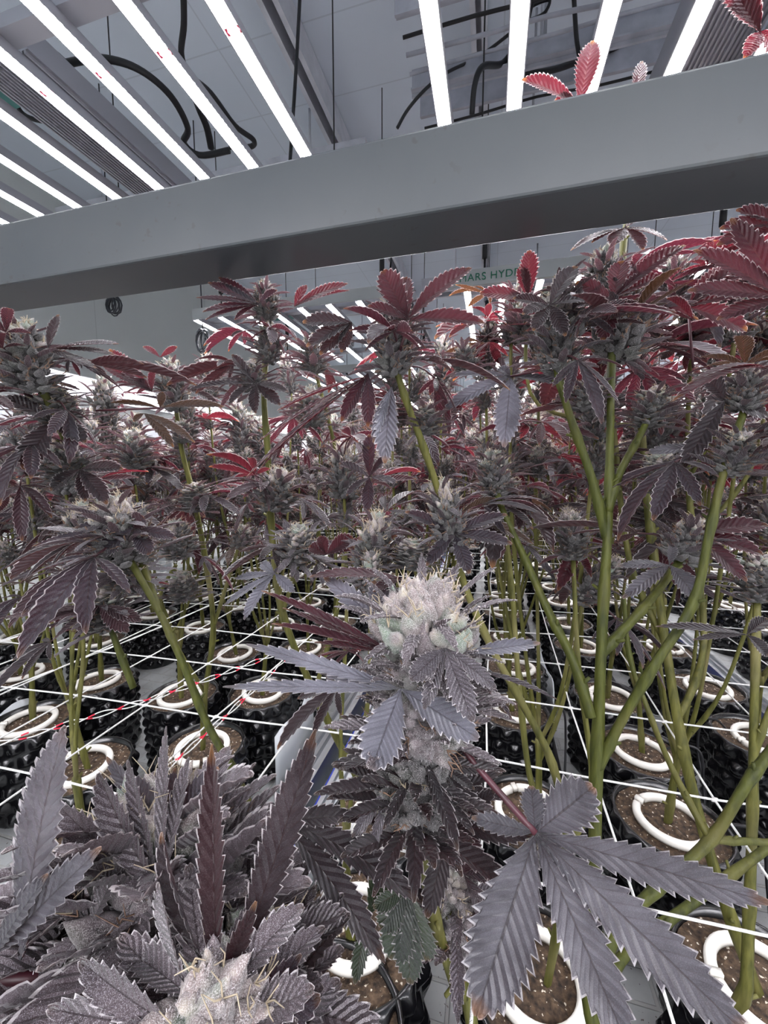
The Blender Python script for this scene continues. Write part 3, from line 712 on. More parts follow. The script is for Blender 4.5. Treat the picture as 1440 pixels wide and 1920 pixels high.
def orient(loc, zdir, roll=0.0, sc=1.0):
    z = V(zdir).normalized(); x = V((1, 0, 0.01)); x = (x-z*x.dot(z)).normalized(); y = z.cross(x)
    m3 = Matrix((x, y, z)).transposed()
    return Matrix.Translation(loc) @ (m3 @ Matrix.Rotation(roll, 3, 'Z')).to_4x4() @ Matrix.Diagonal((sc, sc, sc, 1))
def add_cola(root, loc, up, sc, r, k=None, parts=True, sz=1.0):
    k = r.randrange(len(COLA)) if k is None else k
    c = link('cola', COLA[k], root, orient(loc, up, r.uniform(0, 6.28), sc))
    if sz != 1.0: c.scale = (c.scale[0], c.scale[1], c.scale[2]*sz)
    if parts:
        link('sugar_leaves', COLAS[k], c); link('pistils', COLAP[k], c)
    return c
def add_leaf(root, loc, ang, r, tilt=None, sc=1.0, k=None):
    tilt = r.uniform(-0.5, 0.55) if tilt is None else tilt
    k = r.randrange(len(LEAF)) if k is None else k
    mw = Matrix.Translation(loc) @ Euler((r.uniform(-.3, .3), tilt, ang), 'XYZ').to_matrix().to_4x4() @ Matrix.Translation((0.05*sc, 0, 0.012*sc)) @ Matrix.Diagonal((sc, sc, sc, 1))
    return link('fan_leaf', LEAF[k], root, mw)

def make_plant(seed, detail=True, hl=0.68, hh=0.90, nbr=None, dens=1.0):
    """potted plant: empty at the pot base; height measured from there"""
    r = random.Random(seed); root = empty('potted_cannabis_plant', (0, 0, 0))
    link('pot', POT if detail else POTF, root); link('soil', SOIL[seed % 3], root)
    nb = nbr or (r.choice((4, 5, 5, 6)) if detail else 5)
    st = MB(); hs = r.uniform(0.10, 0.22); base = V((r.uniform(-.012, .012), r.uniform(-.012, .012), PH-0.01)); top = base+V((r.uniform(-.03, .03), r.uniform(-.03, .03), hs))
    stem_tube(st, [base, (base+top)/2+V((r.uniform(-.005, .005), 0, 0)), top], 0.0066, 0.005, 9 if detail else 5, r if detail else None)
    tips = []
    for b in range(nb):
        a = b*2*math.pi/nb+r.uniform(-.4, .4); rad = r.uniform(0.05, 0.125); H = r.uniform(hl, hh)+PH
        s0 = base.lerp(top, r.uniform(0.55, 1.0)) if b else top
        p1 = s0+V((math.cos(a)*rad*0.45, math.sin(a)*rad*0.45, (H-s0.z)*0.22)); p2 = V((math.cos(a)*rad*0.85, math.sin(a)*rad*0.85, s0.z+(H-s0.z)*0.6)); p3 = V((math.cos(a)*rad, math.sin(a)*rad, H))
        sp = stem_tube(st, [s0, p1, p2, p3], 0.0036, 0.0023, 8 if detail else 5, r if detail else None); tips.append(sp)
    st.build('stem', M['stem'], root)
    if detail:
        for sp in tips:
            top_ = sp[-1]; add_cola(root, top_-V((0, 0, 0.02)), V((r.uniform(-.2, .2), r.uniform(-.2, .2), 1)), r.uniform(0.85, 1.15), r)
            n = len(sp)
            for q in range(r.choice((2, 3)) if dens > 0.6 else 1):
                i = n-2-int((q+1)*n*0.115); i = max(2, i); d = V((r.uniform(-1, 1), r.uniform(-1, 1), 1.4)).normalized()
                add_cola(root, sp[i], d, r.uniform(0.55, 0.85), r)
            for q in range(int(6*dens)):
                i = max(2, n-1-int(r.uniform(0.0, 0.42)*n)); add_leaf(root, sp[i], r.uniform(0, 6.28), r, sc=r.uniform(0.75, 1.25))
            if r.random() < 0.6: add_leaf(root, sp[-1]+V((0, 0, 0.04)), r.uniform(0, 6.28), r, sc=r.uniform(0.7, 1.0), tilt=r.uniform(-0.6, -0.1))
    else:
        fo = MB()
        for sp in tips:
            for q in range(3):
                i = len(sp)-1-int(q*len(sp)*0.11); c = link('cola', COLAF[r.randrange(4)], root, orient(sp[i]-V((0, 0, 0.02)), V((r.uniform(-.4, .4), r.uniform(-.4, .4), 1)), r.uniform(0, 6), r.uniform(0.8, 1.1)*(1-0.15*q)))
            for q in range(8):
                i = max(2, len(sp)-1-int(r.uniform(0, 0.4)*len(sp))); c = sp[i]; a0 = r.uniform(0, 6.28); fo.mi = 0 if r.random() < 0.65 else 1; c2 = c+V((math.cos(a0), math.sin(a0), r.uniform(-.1, .4)))*0.035
                for l in range(5):
                    a = a0+(l-2)*0.55; ll = r.uniform(0.05, 0.085)*(1-abs(l-2)*0.2); fo.leaflet(c2, c2+V((math.cos(a), math.sin(a), r.uniform(-.5, .4)))*ll, ll*0.24, (r.uniform(-.3, .3), r.uniform(-.3, .3), 1), 0.1, 4, 0.3)
        o = fo.build('foliage', [M['leaf'], M['leafr']], root)
    return root

# ------------------------------------------------------------------ where the pots stand
ORD = ['first', 'second', 'third', 'fourth', 'fifth', 'sixth', 'seventh', 'eighth', 'ninth', 'tenth', 'eleventh', 'twelfth', 'thirteenth', 'fourteenth', 'fifteenth', 'sixteenth', 'seventeenth', 'eighteenth', 'nineteenth', 'twentieth']
def z0(): return ZT
spots = []   # (x, y, tray, column, row)
cols_r = [(-0.18, [0.66, 0.92, 1.20, 1.46]), (0.08, [0.48, 0.74, 1.08, 1.33, 1.57]), (0.345, [0.54, 0.78, 0.99, 1.22, 1.55, 1.80]), (0.64, [0.50, 0.80, 1.12, 1.36, 1.62])]
for ci, (x, ys) in enumerate(cols_r):
    ys = list(ys)
    while ys[-1] < 6.4: ys.append(ys[-1]+(0.27 if ys[-1] < 3 else 0.36))
    for ri, y in enumerate(ys): spots.append((x, y, 'middle tray', ci, ri))
cols_l = [(-0.64, [0.46, 0.73, 0.98]), (-0.86, [0.62, 0.90, 1.17, 1.45]), (-1.15, [0.44, 0.69, 0.91, 1.34]), (-1.45, [0.60, 0.86, 1.12]), (-1.78, [0.80, 1.07])]
for ci, (x, ys) in enumerate(cols_l):
    ys = list(ys)
    while ys[-1] < 6.4: ys.append(ys[-1]+(0.28 if ys[-1] < 3 else 0.38))
    for ri, y in enumerate(ys): spots.append((x, y, 'left tray', ci, ri))
for ci, x in enumerate((1.14, 1.42, 1.70, 1.98)):
    y = 0.55+0.1*(ci % 2); ri = 0
    while y < 6.4: spots.append((x, y, 'right tray', ci, ri)); y += 0.28 if y < 2.6 else 0.40; ri += 1
for ci, x in enumerate((2.8, 3.2, 3.6)):
    y = 1.8; ri = 0
    while y < 6.0: spots.append((x, y, 'far right tray', ci, ri)); y += 0.42; ri += 1
HERO_SPOTS = {'B': (0.08, 0.48), 'G': (-0.64, 0.73), 'C': (0.345, 0.54), 'F': (-0.18, 0.66)}

NEAR = [make_plant(100+i) for i in range(6)]+[make_plant(110+i, True, 0.58, 0.78, None, 1.3) for i in range(5)]+[make_plant(120+i, True, 0.52, 0.64, 2, 0.4) for i in range(2)]; NEARK = [kids_of(p) for p in NEAR]
FAR = [make_plant(200+i, False) for i in range(4)]+[make_plant(210+i, False, 0.56, 0.74) for i in range(3)]; FARK = [kids_of(p) for p in FAR]
usedN = set(); usedF = set(); rr = random.Random(77); nring = 0
def ring_at(x, y, lb, g, r):
    o = link('drip_ring', RING[r.choice((0, 0, 1, 2))]); o.location = (x+r.uniform(-.008, .008), y+r.uniform(-.008, .008), ZS+0.003); o.rotation_euler = (r.uniform(-.07, .07), r.uniform(-.07, .07), r.uniform(0, 6.28))
    tag(o, lb, 'ring', g)
for (x, y, tr, ci, ri) in spots:
    D = y*math.cos(YAW)-x*math.sin(YAW)
    side = {'middle tray': 'from the aisle', 'left tray': 'from the aisle', 'right tray': 'from the left', 'far right tray': 'from the left'}[tr]
    rowname = (ORD+['twenty first', 'twenty second', 'twenty third', 'twenty fourth'])[ri]
    lbl = '%s, %s column %s, %s pot back' % (tr, ORD[ci], side, rowname)
    if any(abs(x-hx) < .01 and abs(y-hy) < .01 for hx, hy in HERO_SPOTS.values()): continue
    jx, jy = rr.uniform(-.012, .012), rr.uniform(-.012, .012)
    if D < 2.3 and tr != 'far right tray':
        k = (11+rr.randrange(2)) if y < 0.6 else (6+rr.randrange(5) if x < -0.75 else rr.randrange(6))
        if k in usedN: o = copy_tree(NEAR[k], NEARK[k])
        else: o = NEAR[k]; usedN.add(k)
    else:
        k = 4+rr.randrange(3) if x < -0.75 and y < 4.5 else rr.randrange(4)
        if k in usedF: o = copy_tree(FAR[k], FARK[k])
        else: o = FAR[k]; usedF.add(k)
    o.location = (x+jx, y+jy, z0()); o.rotation_euler = (0, 0, rr.uniform(0, 6.28)); s_ = 1.0
    tag(o, 'purple leaved cannabis plant, '+lbl, 'plant', 'potted cannabis plants in rows in the trays')
    if D < 3.2: ring_at(x+jx, y+jy, 'white ring on soil, '+lbl, 'white drip rings on the pot soil', rr)
for k, p in enumerate(NEAR):
    if k not in usedN:
        for q in list(p.children_recursive)+[p]: bpy.data.objects.remove(q)
for k, p in enumerate(FAR):
    if k not in usedF:
        for q in list(p.children_recursive)+[p]: bpy.data.objects.remove(q)

# ------------------------------------------------------------------ the plants close to the camera
def hero_root(xy, label, ring=None):
    root = empty('potted_cannabis_plant', (xy[0], xy[1], ZT), label=label, cat='plant', group=None)
    link('pot', POT, root); link('soil', SOIL[0], root)
    if ring: ring_at(xy[0], xy[1], ring, 'white drip rings on the pot soil', rr)
    return root
def W(root, p): return V(p)-root.location
def hstem(root, paths, seed, mat='stem'):
    """paths: list of (points, r0, r1); every branch of a plant is one continuous stem mesh"""
    r = random.Random(seed); m = MB(); out = []
    for pts, a, b in paths:
        q = [W(root, p if isinstance(p, V) else P(*p)) for p in pts]; out.append(stem_tube(m, q, a, b, 10, r))
    m.build('stem', M[mat], root); return out
def hcola(root, bottom, top, wpx, k, seed):
    """a bud between two pixel/depth places, width in photo pixels"""
    a = P(*bottom); b = P(*top); ln = (b-a).length; d = (bottom[2]+top[2])/2
    r = random.Random(seed); k = k % len(COLA); L0 = 0.085+0.012*(k % 4); R0 = (0.025+0.003*(k % 3))*1.35
    c = link('cola', COLA[k], root, orient(W(root, a), b-a, r.uniform(0, 6.28), 1.0))
    sx = (wpx/FP*d/2)/R0; c.scale = (sx, sx, ln/L0)
    link('sugar_leaves', COLAS[k], c); link('pistils', COLAP[k], c); return c
def hleaf(root, ctr, tips, mat='leaf', pet=None, nh=None, fine=True, droop=0.1, petmat='petiole', prad=0.0013, fold=0.3, teeth=None, name='fan_leaf'):
    """tips: (px, py, depth, width px)"""
    c = P(*ctr); m = MB(); r = random.Random(int(ctr[0]*7+ctr[1]))
    for t in tips:
        p = P(*t[:3]); wd = t[3]/FP*(t[2]+ctr[2])/2; tocam = -(c+p)*0.5; tocam.normalize()
        h = nh if nh is not None else (tocam*1.0+V((0, 0, 0.7)))
        dr = t[4] if len(t) > 4 else droop
        m.leaflet(W(root, c), W(root, p), wd, h, droop=dr, teeth=teeth or max(9, min(20, int((p-c).length/0.006))), fold=fold*r.uniform(0.6, 1.4), fine=fine, curl=r.uniform(-.1, .15))
    if pet:
        m.mi = 1; a = P(*pet[0]) if not isinstance(pet[0], V) else pet[0]; mid = [P(*q) for q in pet[1:]]
        m.tube(smooth_path([W(root, q) for q in [a]+mid+[c]], 5), prad, 7)
    return m.build(name, [M[mat], M[petmat]], root)
rnd = random.Random(5)
def scatter_leaves(root, pts, n, seed, sc=(0.8, 1.2), ks=None):
    r = random.Random(seed)
    for q in range(n):
        p = r.choice(pts); add_leaf(root, W(root, P(*p)), r.uniform(0, 6.28), r, sc=r.uniform(*sc), k=r.choice(ks) if ks else None)

# plant A: the tall thick stem right of the middle
A = hero_root((0.165, 0.30), 'tall cannabis plant whose thick olive stem rises right of the centre')
hstem(A, [
  ([V((0.165, 0.30, ZS-0.01)), (1108, 1900, .335), (1113, 1650, .35), (1120, 1400, .365), (1130, 1150, .38), (1140, 980, .39), (1144, 800, .40), (1147, 640, .41)], 0.0062, 0.0030),
  ([(1137, 1010, .39), (1110, 900, .39), (1075, 800, .39), (1050, 720, .39), (1038, 660, .39)], 0.0042, 0.0028),
  ([(1140, 960, .39), (1160, 890, .395), (1195, 825, .40), (1222, 770, .41)], 0.004, 0.0028),
  ([(1128, 1225, .378), (1165, 1185, .38), (1215, 1130, .385), (1262, 1070, .40), (1290, 1030, .41)], 0.0048, 0.003),
  ([(1108, 1345, .365), (1075, 1240, .38), (1035, 1160, .40), (985, 1050, .43), (940, 950, .45), (925, 900, .46)], 0.0045, 0.0028),
  ([(1122, 1440, .362), (1160, 1360, .36), (1225, 1250, .35), (1300, 1130, .35), (1330, 1000, .35), (1355, 890, .35), (1395, 770, .36)], 0.0042, 0.0030),
  ([(1109, 1850, .34), (1165, 1735, .35), (1250, 1650, .36), (1335, 1572, .37), (1400, 1470, .37), (1470, 1370, .38), (1560, 1200, .40)], 0.0046, 0.0040),
  ([(1108, 1880, .338), (1180, 1780, .37), (1260, 1720, .39), (1370, 1640, .41), (1500, 1530, .42), (1600, 1350, .44)], 0.0044, 0.0038),
  ([(1335, 1574, .37), (1400, 1577, .37), (1480, 1570, .37), (1580, 1480, .38)], 0.0030, 0.0026),
  ([(1330, 1573, .37), (1260, 1440, .41), (1215, 1330, .45), (1180, 1230, .47), (1170, 1120, .48)], 0.0030, 0.0022),
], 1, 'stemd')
hcola(A, (1152, 670, .41), (1180, 545, .42), 150, 1, 1); hcola(A, (1050, 700, .39), (1035, 555, .39), 125, 2, 2)
hcola(A, (1215, 800, .41), (1230, 725, .41), 100, 3, 3); hcola(A, (1270, 1050, .40), (1310, 975, .40), 110, 4, 4)
hcola(A, (930, 930, .46), (922, 845, .46), 90, 5, 5); hcola(A, (1365, 890, .35), (1392, 810, .35), 110, 6, 6); hcola(A, (1392, 770, .36), (1405, 690, .36), 95, 0, 7)
hcola(A, (1062, 600, .40), (1045, 520, .40), 100, 3, 8); hcola(A, (1095, 770, .42), (1100, 715, .42), 95, 2, 9); hcola(A, (1250, 920, .43), (1230, 850, .43), 110, 1, 19)
hleaf(A, (1030, 572, .36), [(980, 590, .35, 26), (1080, 500, .37, 40), (1130, 558, .38, 30), (1000, 620, .35, 28), (1060, 630, .35, 30), (962, 560, .37, 24)], 'leafd', nh=None)
hleaf(A, (1150, 560, .38), [(1165, 490, .39, 40), (1245, 520, .40, 46), (1285, 460, .42, 40), (1080, 530, .38, 34), (1310, 600, .4, 40), (1130, 640, .38, 36)], 'leafr')
hleaf(A, (1300, 600, .34), [(1105, 600, .33, 40), (1250, 560, .34, 36)], 'leafr', nh=V((0, -0.2, 1)), droop=0.14)
hleaf(A, (1290, 575, .42), [(1440, 480, .42, 52), (1420, 545, .42, 44), (1370, 500, .43, 40), (1400, 620, .42, 50)], 'leafr', pet=[(1300, 690, .42)])
hleaf(A, (957, 706, .42), [(945, 838, .40, 50), (1062, 722, .41, 24), (845, 705, .42, 20), (830, 772, .41, 34), (935, 690, .43, 24)], 'leafs', nh=V((0.1, -0.9, 0.7)), pet=[(1030, 690, .40)])
hleaf(A, (1120, 735, .44), [(1040, 700, .44, 34), (1060, 775, .44, 36), (1120, 650, .45, 34)], 'leafr')
hleaf(A, (1255, 1060, .38), [(1168, 1122, .36, 28), (1305, 1122, .36, 44), (1160, 1062, .37, 20), (1262, 1020, .39, 18)], 'leafg', nh=V((0.0, -0.8, 0.8)))
hleaf(A, (1300, 1000, .39), [(1430, 1040, .38, 36), (1440, 985, .38, 40), (1400, 1090, .38, 34)], 'leafr')
hleaf(A, (1400, 1190, .34), [(1230, 1175, .33, 18), (1300, 1200, .33, 14), (1440, 1160, .34, 26), (1440, 1230, .34, 26)], 'leafd')
hleaf(A, (1330, 840, .38), [(1230, 900, .38, 26), (1210, 850, .38, 26), (1440, 870, .37, 30)], 'leafg')
hleaf(A, (1360, 750, .36), [(1280, 880, .36, 40), (1440, 780, .36, 44), (1320, 700, .36, 36)], 'leafd')
hleaf(A, (1440, 690, .30), [(1262, 752, .28, 34), (1290, 720, .28, 20)], 'leafr', nh=V((0, -0.5, 1)), droop=0.16)
hleaf(A, (1470, 560, .34), [(1300, 470, .34, 40), (1290, 545, .34, 44), (1370, 410, .34, 40), (1345, 600, .34, 40)], 'leafr')
hleaf(A, (1470, 425, .36), [(1345, 460, .36, 42), (1350, 430, .36, 36), (1380, 395, .36, 30)], 'leafr')
scatter_leaves(A, [(1150, 660, .42), (1040, 690, .40), (1215, 800, .42), (1290, 1040, .41), (930, 930, .46), (1370, 850, .37), (1390, 740, .38)], 14, 31, (0.75, 1.1))

# plant B: two buds on one long diagonal branch in the centre
B = hero_root(HERO_SPOTS['B'], 'cannabis plant with two dark buds on one long slanting branch at the centre', 'white ring in the pot below the big grey leaf')
hstem(B, [
  ([V((0.085, 0.48, ZS-0.01)), (1052, 1690, .49), (1060, 1560, .47), (1035, 1430, .455), (980, 1320, .45), (925, 1220, .44), (880, 1120, .43), (850, 1030, .42), (828, 940, .41), (795, 840, .395), (765, 760, .385), (742, 690, .38)], 0.0046, 0.0030),
  ([(1060, 1560, .47), (1000, 1480, .49), (975, 1300, .50), (960, 1100, .52), (945, 960, .54)], 0.004, 0.0026),
  ([(1058, 1600, .47), (1110, 1480, .5), (1085, 1250, .52), (1075, 1050, .54)], 0.004, 0.0026)], 2)
hcola(B, (738, 705, .38), (735, 590, .38), 118, 1, 11); hcola(B, (742, 640, .38), (740, 545, .385), 95, 2, 12)
hcola(B, (850, 1030, .42), (822, 905, .41), 110, 4, 13); hcola(B, (800, 815, .40), (796, 760, .40), 85, 3, 14)
hcola(B, (875, 700, .48), (868, 645, .48), 75, 5, 15); hcola(B, (945, 960, .54), (940, 880, .54), 95, 0, 16); hcola(B, (1075, 1050, .54), (1070, 960, .54), 90, 2, 17)
hcola(B, (770, 1070, .44), (780, 1010, .44), 120, 6, 18)
hleaf(B, (765, 600, .35), [(884, 503, .36, 46), (908, 606, .35, 40), (718, 508, .35, 50), (690, 575, .34, 30), (760, 520, .36, 34), (730, 620, .34, 30)], 'leafr', pet=[(742, 690, .38)], nh=V((-0.1, -1.0, 0.5)))
hleaf(B, (735, 725, .36), [(722, 868, .36, 46), (700, 830, .36, 24)], 'leafs', nh=V((0, -1, .4)))
hleaf(B, (690, 705, .38), [(462, 895, .31, 30), (486, 880, .32, 30), (484, 828, .33, 28), (560, 790, .36, 26), (520, 770, .35, 22)], 'leafr', nh=V((-0.6, -0.8, 0.8)), droop=0.04)
hleaf(B, (660, 605, .38), [(568, 605, .37, 34), (575, 650, .37, 30), (600, 665, .38, 30), (640, 660, .38, 26)], 'leafd')
hleaf(B, (690, 700, .38), [(640, 790, .38, 30), (690, 800, .38, 30)], 'leaf')
hleaf(B, (850, 1000, .41), [(960, 1020, .40, 30), (950, 965, .41, 28), (880, 1075, .40, 34), (800, 1060, .40, 28), (760, 960, .41, 26)], 'leaf')
hleaf(B, (865, 960, .45), [(930, 935, .45, 22), (1000, 1020, .44, 24)], 'leafo')
hleaf(B, (693, 895, .50), [(693, 815, .50, 28), (745, 905, .50, 26), (635, 870, .50, 26), (735, 850, .50, 24), (650, 930, .49, 22), (690, 960, .49, 26)], 'leaf', nh=V((0, -0.6, 1)))
scatter_leaves(B, [(742, 690, .39), (800, 800, .41), (850, 1000, .43), (940, 930, .54), (1072, 1020, .54)], 10, 32, (0.7, 1.0))

# plant C: reaches up behind the beam at right
Cc = hero_root(HERO_SPOTS['C'], 'cannabis plant at right whose top passes behind the big beam', 'white ring in the pot at the lower right corner')
hstem(Cc, [
  ([V((0.345, 0.54, ZS-0.01)), (1330, 1600, .52), (1270, 1350, .55), (1220, 1000, .60), (1195, 720, .62), (1168, 500, .62), (1176, 400, .62), (1178, 270, .62)], 0.0066, 0.0036),
  ([(1270, 1350, .55), (1320, 1200, .57), (1290, 900, .62), (1295, 650, .64)], 0.0045, 0.003),
  ([(1290, 900, .62), (1350, 780, .56), (1380, 620, .52)], 0.003, 0.0024), ([(1310, 1000, .6), (1420, 850, .6), (1440, 560, .6)], 0.003, 0.0024), ([(1200, 800, .62), (1010, 760, .62), (985, 620, .62)], 0.003, 0.0024),
  ([(1245, 1200, .58), (1180, 1050, .6), (1150, 800, .62), (1135, 560, .60)], 0.0045, 0.003)], 3)
hcola(Cc, (1178, 310, .62), (1182, 190, .62), 110, 2, 21); hcola(Cc, (1138, 560, .58), (1130, 470, .58), 105, 1, 22); hcola(Cc, (1295, 660, .64), (1290, 580, .64), 90, 3, 23)
hcola(Cc, (1380, 640, .52), (1385, 550, .52), 95, 4, 25); hcola(Cc, (1440, 580, .6), (1442, 490, .6), 90, 6, 26); hcola(Cc, (985, 640, .62), (982, 570, .62), 80, 0, 27)
hcola(Cc, (1268, 560, .60), (1262, 480, .60), 80, 5, 24)
hleaf(Cc, (1085, 200, .58), [(978, 150, .58, 36), (1112, 76, .58, 44), (1040, 190, .58, 30)], 'leafr', nh=V((0, -1, 0.3)), pet=[(1175, 270, .62)])
hleaf(Cc, (1190, 190, .6), [(1203, 115, .6, 24), (1240, 165, .6, 30)], 'leafd', nh=V((0, -1, 0.3)))
hleaf(Cc, (1170, 428, .58), [(1070, 470, .57, 24), (1110, 455, .57, 24), (1250, 450, .57, 40), (1230, 400, .58, 36), (1150, 460, .57, 34), (1205, 470, .57, 34)], 'leafd', nh=V((0, -0.6, 0.8)))
hleaf(Cc, (990, 560, .5), [(992, 470, .5, 34), (950, 560, .5, 30), (975, 500, .5, 26), (900, 550, .5, 34)], 'leafr', nh=V((0, -1, 0.4)))
scatter_leaves(Cc, [(1295, 650, .64), (1138, 560, .6), (1190, 700, .62), (1265, 560, .6), (1380, 620, .52), (1440, 570, .6), (985, 620, .62), (1365, 700, .55)], 34, 33, (1.0, 1.5), [1, 6, 0, 2, 1, 3])

# plant D: the long slanting stem at the left, two branches of buds
D_ = hero_root((-0.17, 0.36), 'cannabis plant with a long slanting stem and broad buds at the left')
hstem(D_, [
  ([V((-0.17, 0.36, ZS-0.01)), (548, 1880, .39), (538, 1720, .41), (500, 1590, .43), (445, 1460, .44), (390, 1360, .45), (345, 1250, .455), (300, 1150, .46), (235, 1035, .47), (215, 990, .47)], 0.0045, 0.0034),
  ([(300, 1150, .46), (240, 1000, .50), (170, 900, .48), (125, 830, .46), (90, 755, .43), (62, 690, .41)], 0.004, 0.003),
  ([(540, 1735, .41), (500, 1690, .40), (468, 1655, .39)], 0.0032, 0.002),
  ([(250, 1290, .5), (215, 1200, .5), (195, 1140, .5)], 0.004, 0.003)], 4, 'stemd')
hcola(D_, (240, 1060, .47), (210, 935, .46), 165, 4, 41); hcola(D_, (200, 1020, .48), (225, 940, .47), 120, 1, 42)
hcola(D_, (130, 905, .47), (110, 830, .46), 120, 2, 43); hcola(D_, (110, 800, .45), (100, 725, .44), 130, 5, 44)
hcola(D_, (60, 735, .41), (35, 600, .40), 135, 1, 45); hcola(D_, (20, 730, .42), (10, 610, .41), 110, 6, 46); hcola(D_, (205, 1180, .49), (180, 1100, .48), 120, 0, 47)
hcola(D_, (235, 1100, .49), (245, 1040, .48), 110, 3, 48)
hleaf(D_, (90, 655, .40), [(222, 645, .38, 34), (215, 665, .38, 26), (180, 690, .39, 24), (110, 590, .41, 26)], 'leafd', nh=V((0.1, -0.5, 0.9)), droop=0.04)
hleaf(D_, (100, 790, .42), [(45, 880, .41, 46), (0, 745, .42, 36), (160, 830, .42, 40)], 'leafd')
hleaf(D_, (150, 880, .45), [(200, 945, .44, 34), (95, 920, .45, 30), (230, 880, .45, 30), (160, 940, .44, 24)], 'leafd')
hleaf(D_, (250, 990, .45), [(270, 970, .45, 40), (330, 1010, .45, 26), (280, 1040, .45, 34), (190, 1040, .44, 40), (140, 990, .45, 28), (60, 1025, .45, 24)], 'leaf', droop=0.06)
hleaf(D_, (185, 1135, .46), [(50, 1175, .44, 28), (0, 1160, .43, 20), (265, 1165, .46, 30), (150, 1190, .45, 34), (240, 1185, .45, 34), (100, 1200, .45, 22)], 'leaf', nh=V((0, -0.5, 0.9)), droop=0.04)
hleaf(D_, (300, 765, .46), [(208, 755, .46, 14), (420, 763, .44, 22), (305, 735, .46, 16)], 'leafo', pet=[(180, 770, .45)])
hleaf(D_, (270, 775, .44), [(365, 830, .42, 20), (325, 838, .42, 22), (250, 790, .44, 14)], 'leafo')
scatter_leaves(D_, [(235, 1035, .48), (125, 830, .46), (90, 755, .44), (195, 1140, .5), (62, 700, .42)], 14, 34, (0.75, 1.15))

# plant F: upright narrow bud chain left of the centre
F_ = hero_root(HERO_SPOTS['F'], 'cannabis plant with a stacked bud chain under the beam left of centre', 'white ring in the pot under the middle bud')
hstem(F_, [
  ([V((-0.18, 0.66, ZS-0.01)), (660, 1440, .74), (590, 1300, .70), (530, 1150, .67), (510, 1000, .65), (503, 860, .63), (495, 740, .62), (500, 640, .62), (498, 580, .62)], 0.0066, 0.0034),
  ([(530, 1150, .67), (560, 1050, .62), (555, 1020, .6)], 0.0036, 0.003),
  ([(590, 1300, .7), (640, 1100, .72), (640, 900, .74), (590, 690, .70)], 0.004, 0.003)], 6)
hcola(F_, (500, 600, .60), (495, 530, .60), 78, 1, 61); hcola(F_, (505, 680, .60), (503, 610, .60), 78, 2, 62); hcola(F_, (478, 735, .58), (470, 675, .58), 72, 3, 63)
hcola(F_, (515, 960, .60), (525, 880, .60), 110, 4, 64); hcola(F_, (552, 1060, .56), (562, 985, .54), 110, 5, 65); hcola(F_, (590, 700, .68), (582, 630, .68), 80, 6, 66); hcola(F_, (590, 800, .66), (580, 730, .66), 80, 0, 67)
hleaf(F_, (485, 570, .55), [(390, 530, .55, 30), (368, 558, .54, 22), (380, 585, .54, 26), (385, 600, .54, 22), (440, 600, .55, 22), (520, 545, .55, 30), (410, 520, .56, 24)], 'leaf', nh=V((0, -0.8, 0.7)), droop=0.04)
hleaf(F_, (552, 575, .56), [(652, 532, .56, 30), (575, 535, .56, 24), (655, 545, .57, 14)], 'leafr', nh=V((0, -1, 0.5)))
hleaf(F_, (480, 720, .56), [(350, 733, .54, 22), (435, 665, .56, 20), (430, 760, .55, 26), (480, 775, .55, 24), (540, 735, .56, 24), (525, 760, .56, 26)], 'leafd', nh=V((0, -0.7, 0.7)))
hleaf(F_, (515, 1075, .50), [(458, 1162, .49, 26), (552, 1110, .49, 22), (420, 1135, .49, 16), (440, 1085, .50, 16), (490, 1055, .51, 20)], 'leafs', nh=V((0, -0.8, 0.6)))
hleaf(F_, (612, 1040, .50), [(662, 1008, .50, 36), (745, 1005, .50, 30), (580, 1025, .50, 30), (600, 1005, .50, 24)], 'leafr')
scatter_leaves(F_, [(500, 640, .63), (500, 700, .62), (515, 930, .63), (555, 1040, .6), (590, 690, .7), (585, 780, .68)], 14, 36, (0.8, 1.1))

# plant G: pointed dark bud in front of the bright rails
G = hero_root(HERO_SPOTS['G'], 'cannabis plant with a pointed dark bud in front of the pale rails', 'white ring in the pot left of the aisle rail')
hstem(G, [
  ([V((-0.64, 0.73, ZS-0.01)), (385, 1300, .90), (400, 1180, .86), (385, 1050, .80), (362, 930, .75), (342, 850, .72), (332, 780, .70), (325, 720, .70)], 0.006, 0.0034),
  ([(400, 1180, .86), (430, 1080, .82), (450, 1020, .8)], 0.0036, 0.003),
  ([(385, 1300, .9), (300, 1150, .8), (330, 1060, .75)], 0.004, 0.003)], 7)
hcola(G, (328, 770, .66), (318, 675, .66), 82, 1, 71); hcola(G, (345, 830, .70), (342, 790, .70), 70, 2, 72); hcola(G, (372, 960, .7), (365, 905, .7), 90, 3, 73); hcola(G, (450, 1030, .72), (455, 985, .72), 60, 4, 74)
hcola(G, (335, 1050, .70), (330, 975, .70), 100, 5, 75); hcola(G, (345, 1130, .72), (340, 1070, .72), 80, 6, 76); hcola(G, (255, 880, .7), (250, 810, .7), 90, 0, 77)
hleaf(G, (285, 735, .62), [(205, 655, .62, 30), (188, 680, .62, 26), (290, 690, .62, 20), (225, 700, .62, 22)], 'leafr', nh=V((0, -0.8, 0.7)), droop=0.05)
hleaf(G, (350, 728, .64), [(440, 718, .62, 14), (430, 735, .62, 14), (410, 760, .62, 18)], 'leafd')
hleaf(G, (300, 670, .66), [(332, 650, .66, 14), (268, 650, .66, 14)], 'leafr')
scatter_leaves(G, [(328, 760, .69), (345, 830, .72), (370, 940, .73), (450, 1020, .76), (330, 1040, .73)], 12, 37, (0.7, 1.0))

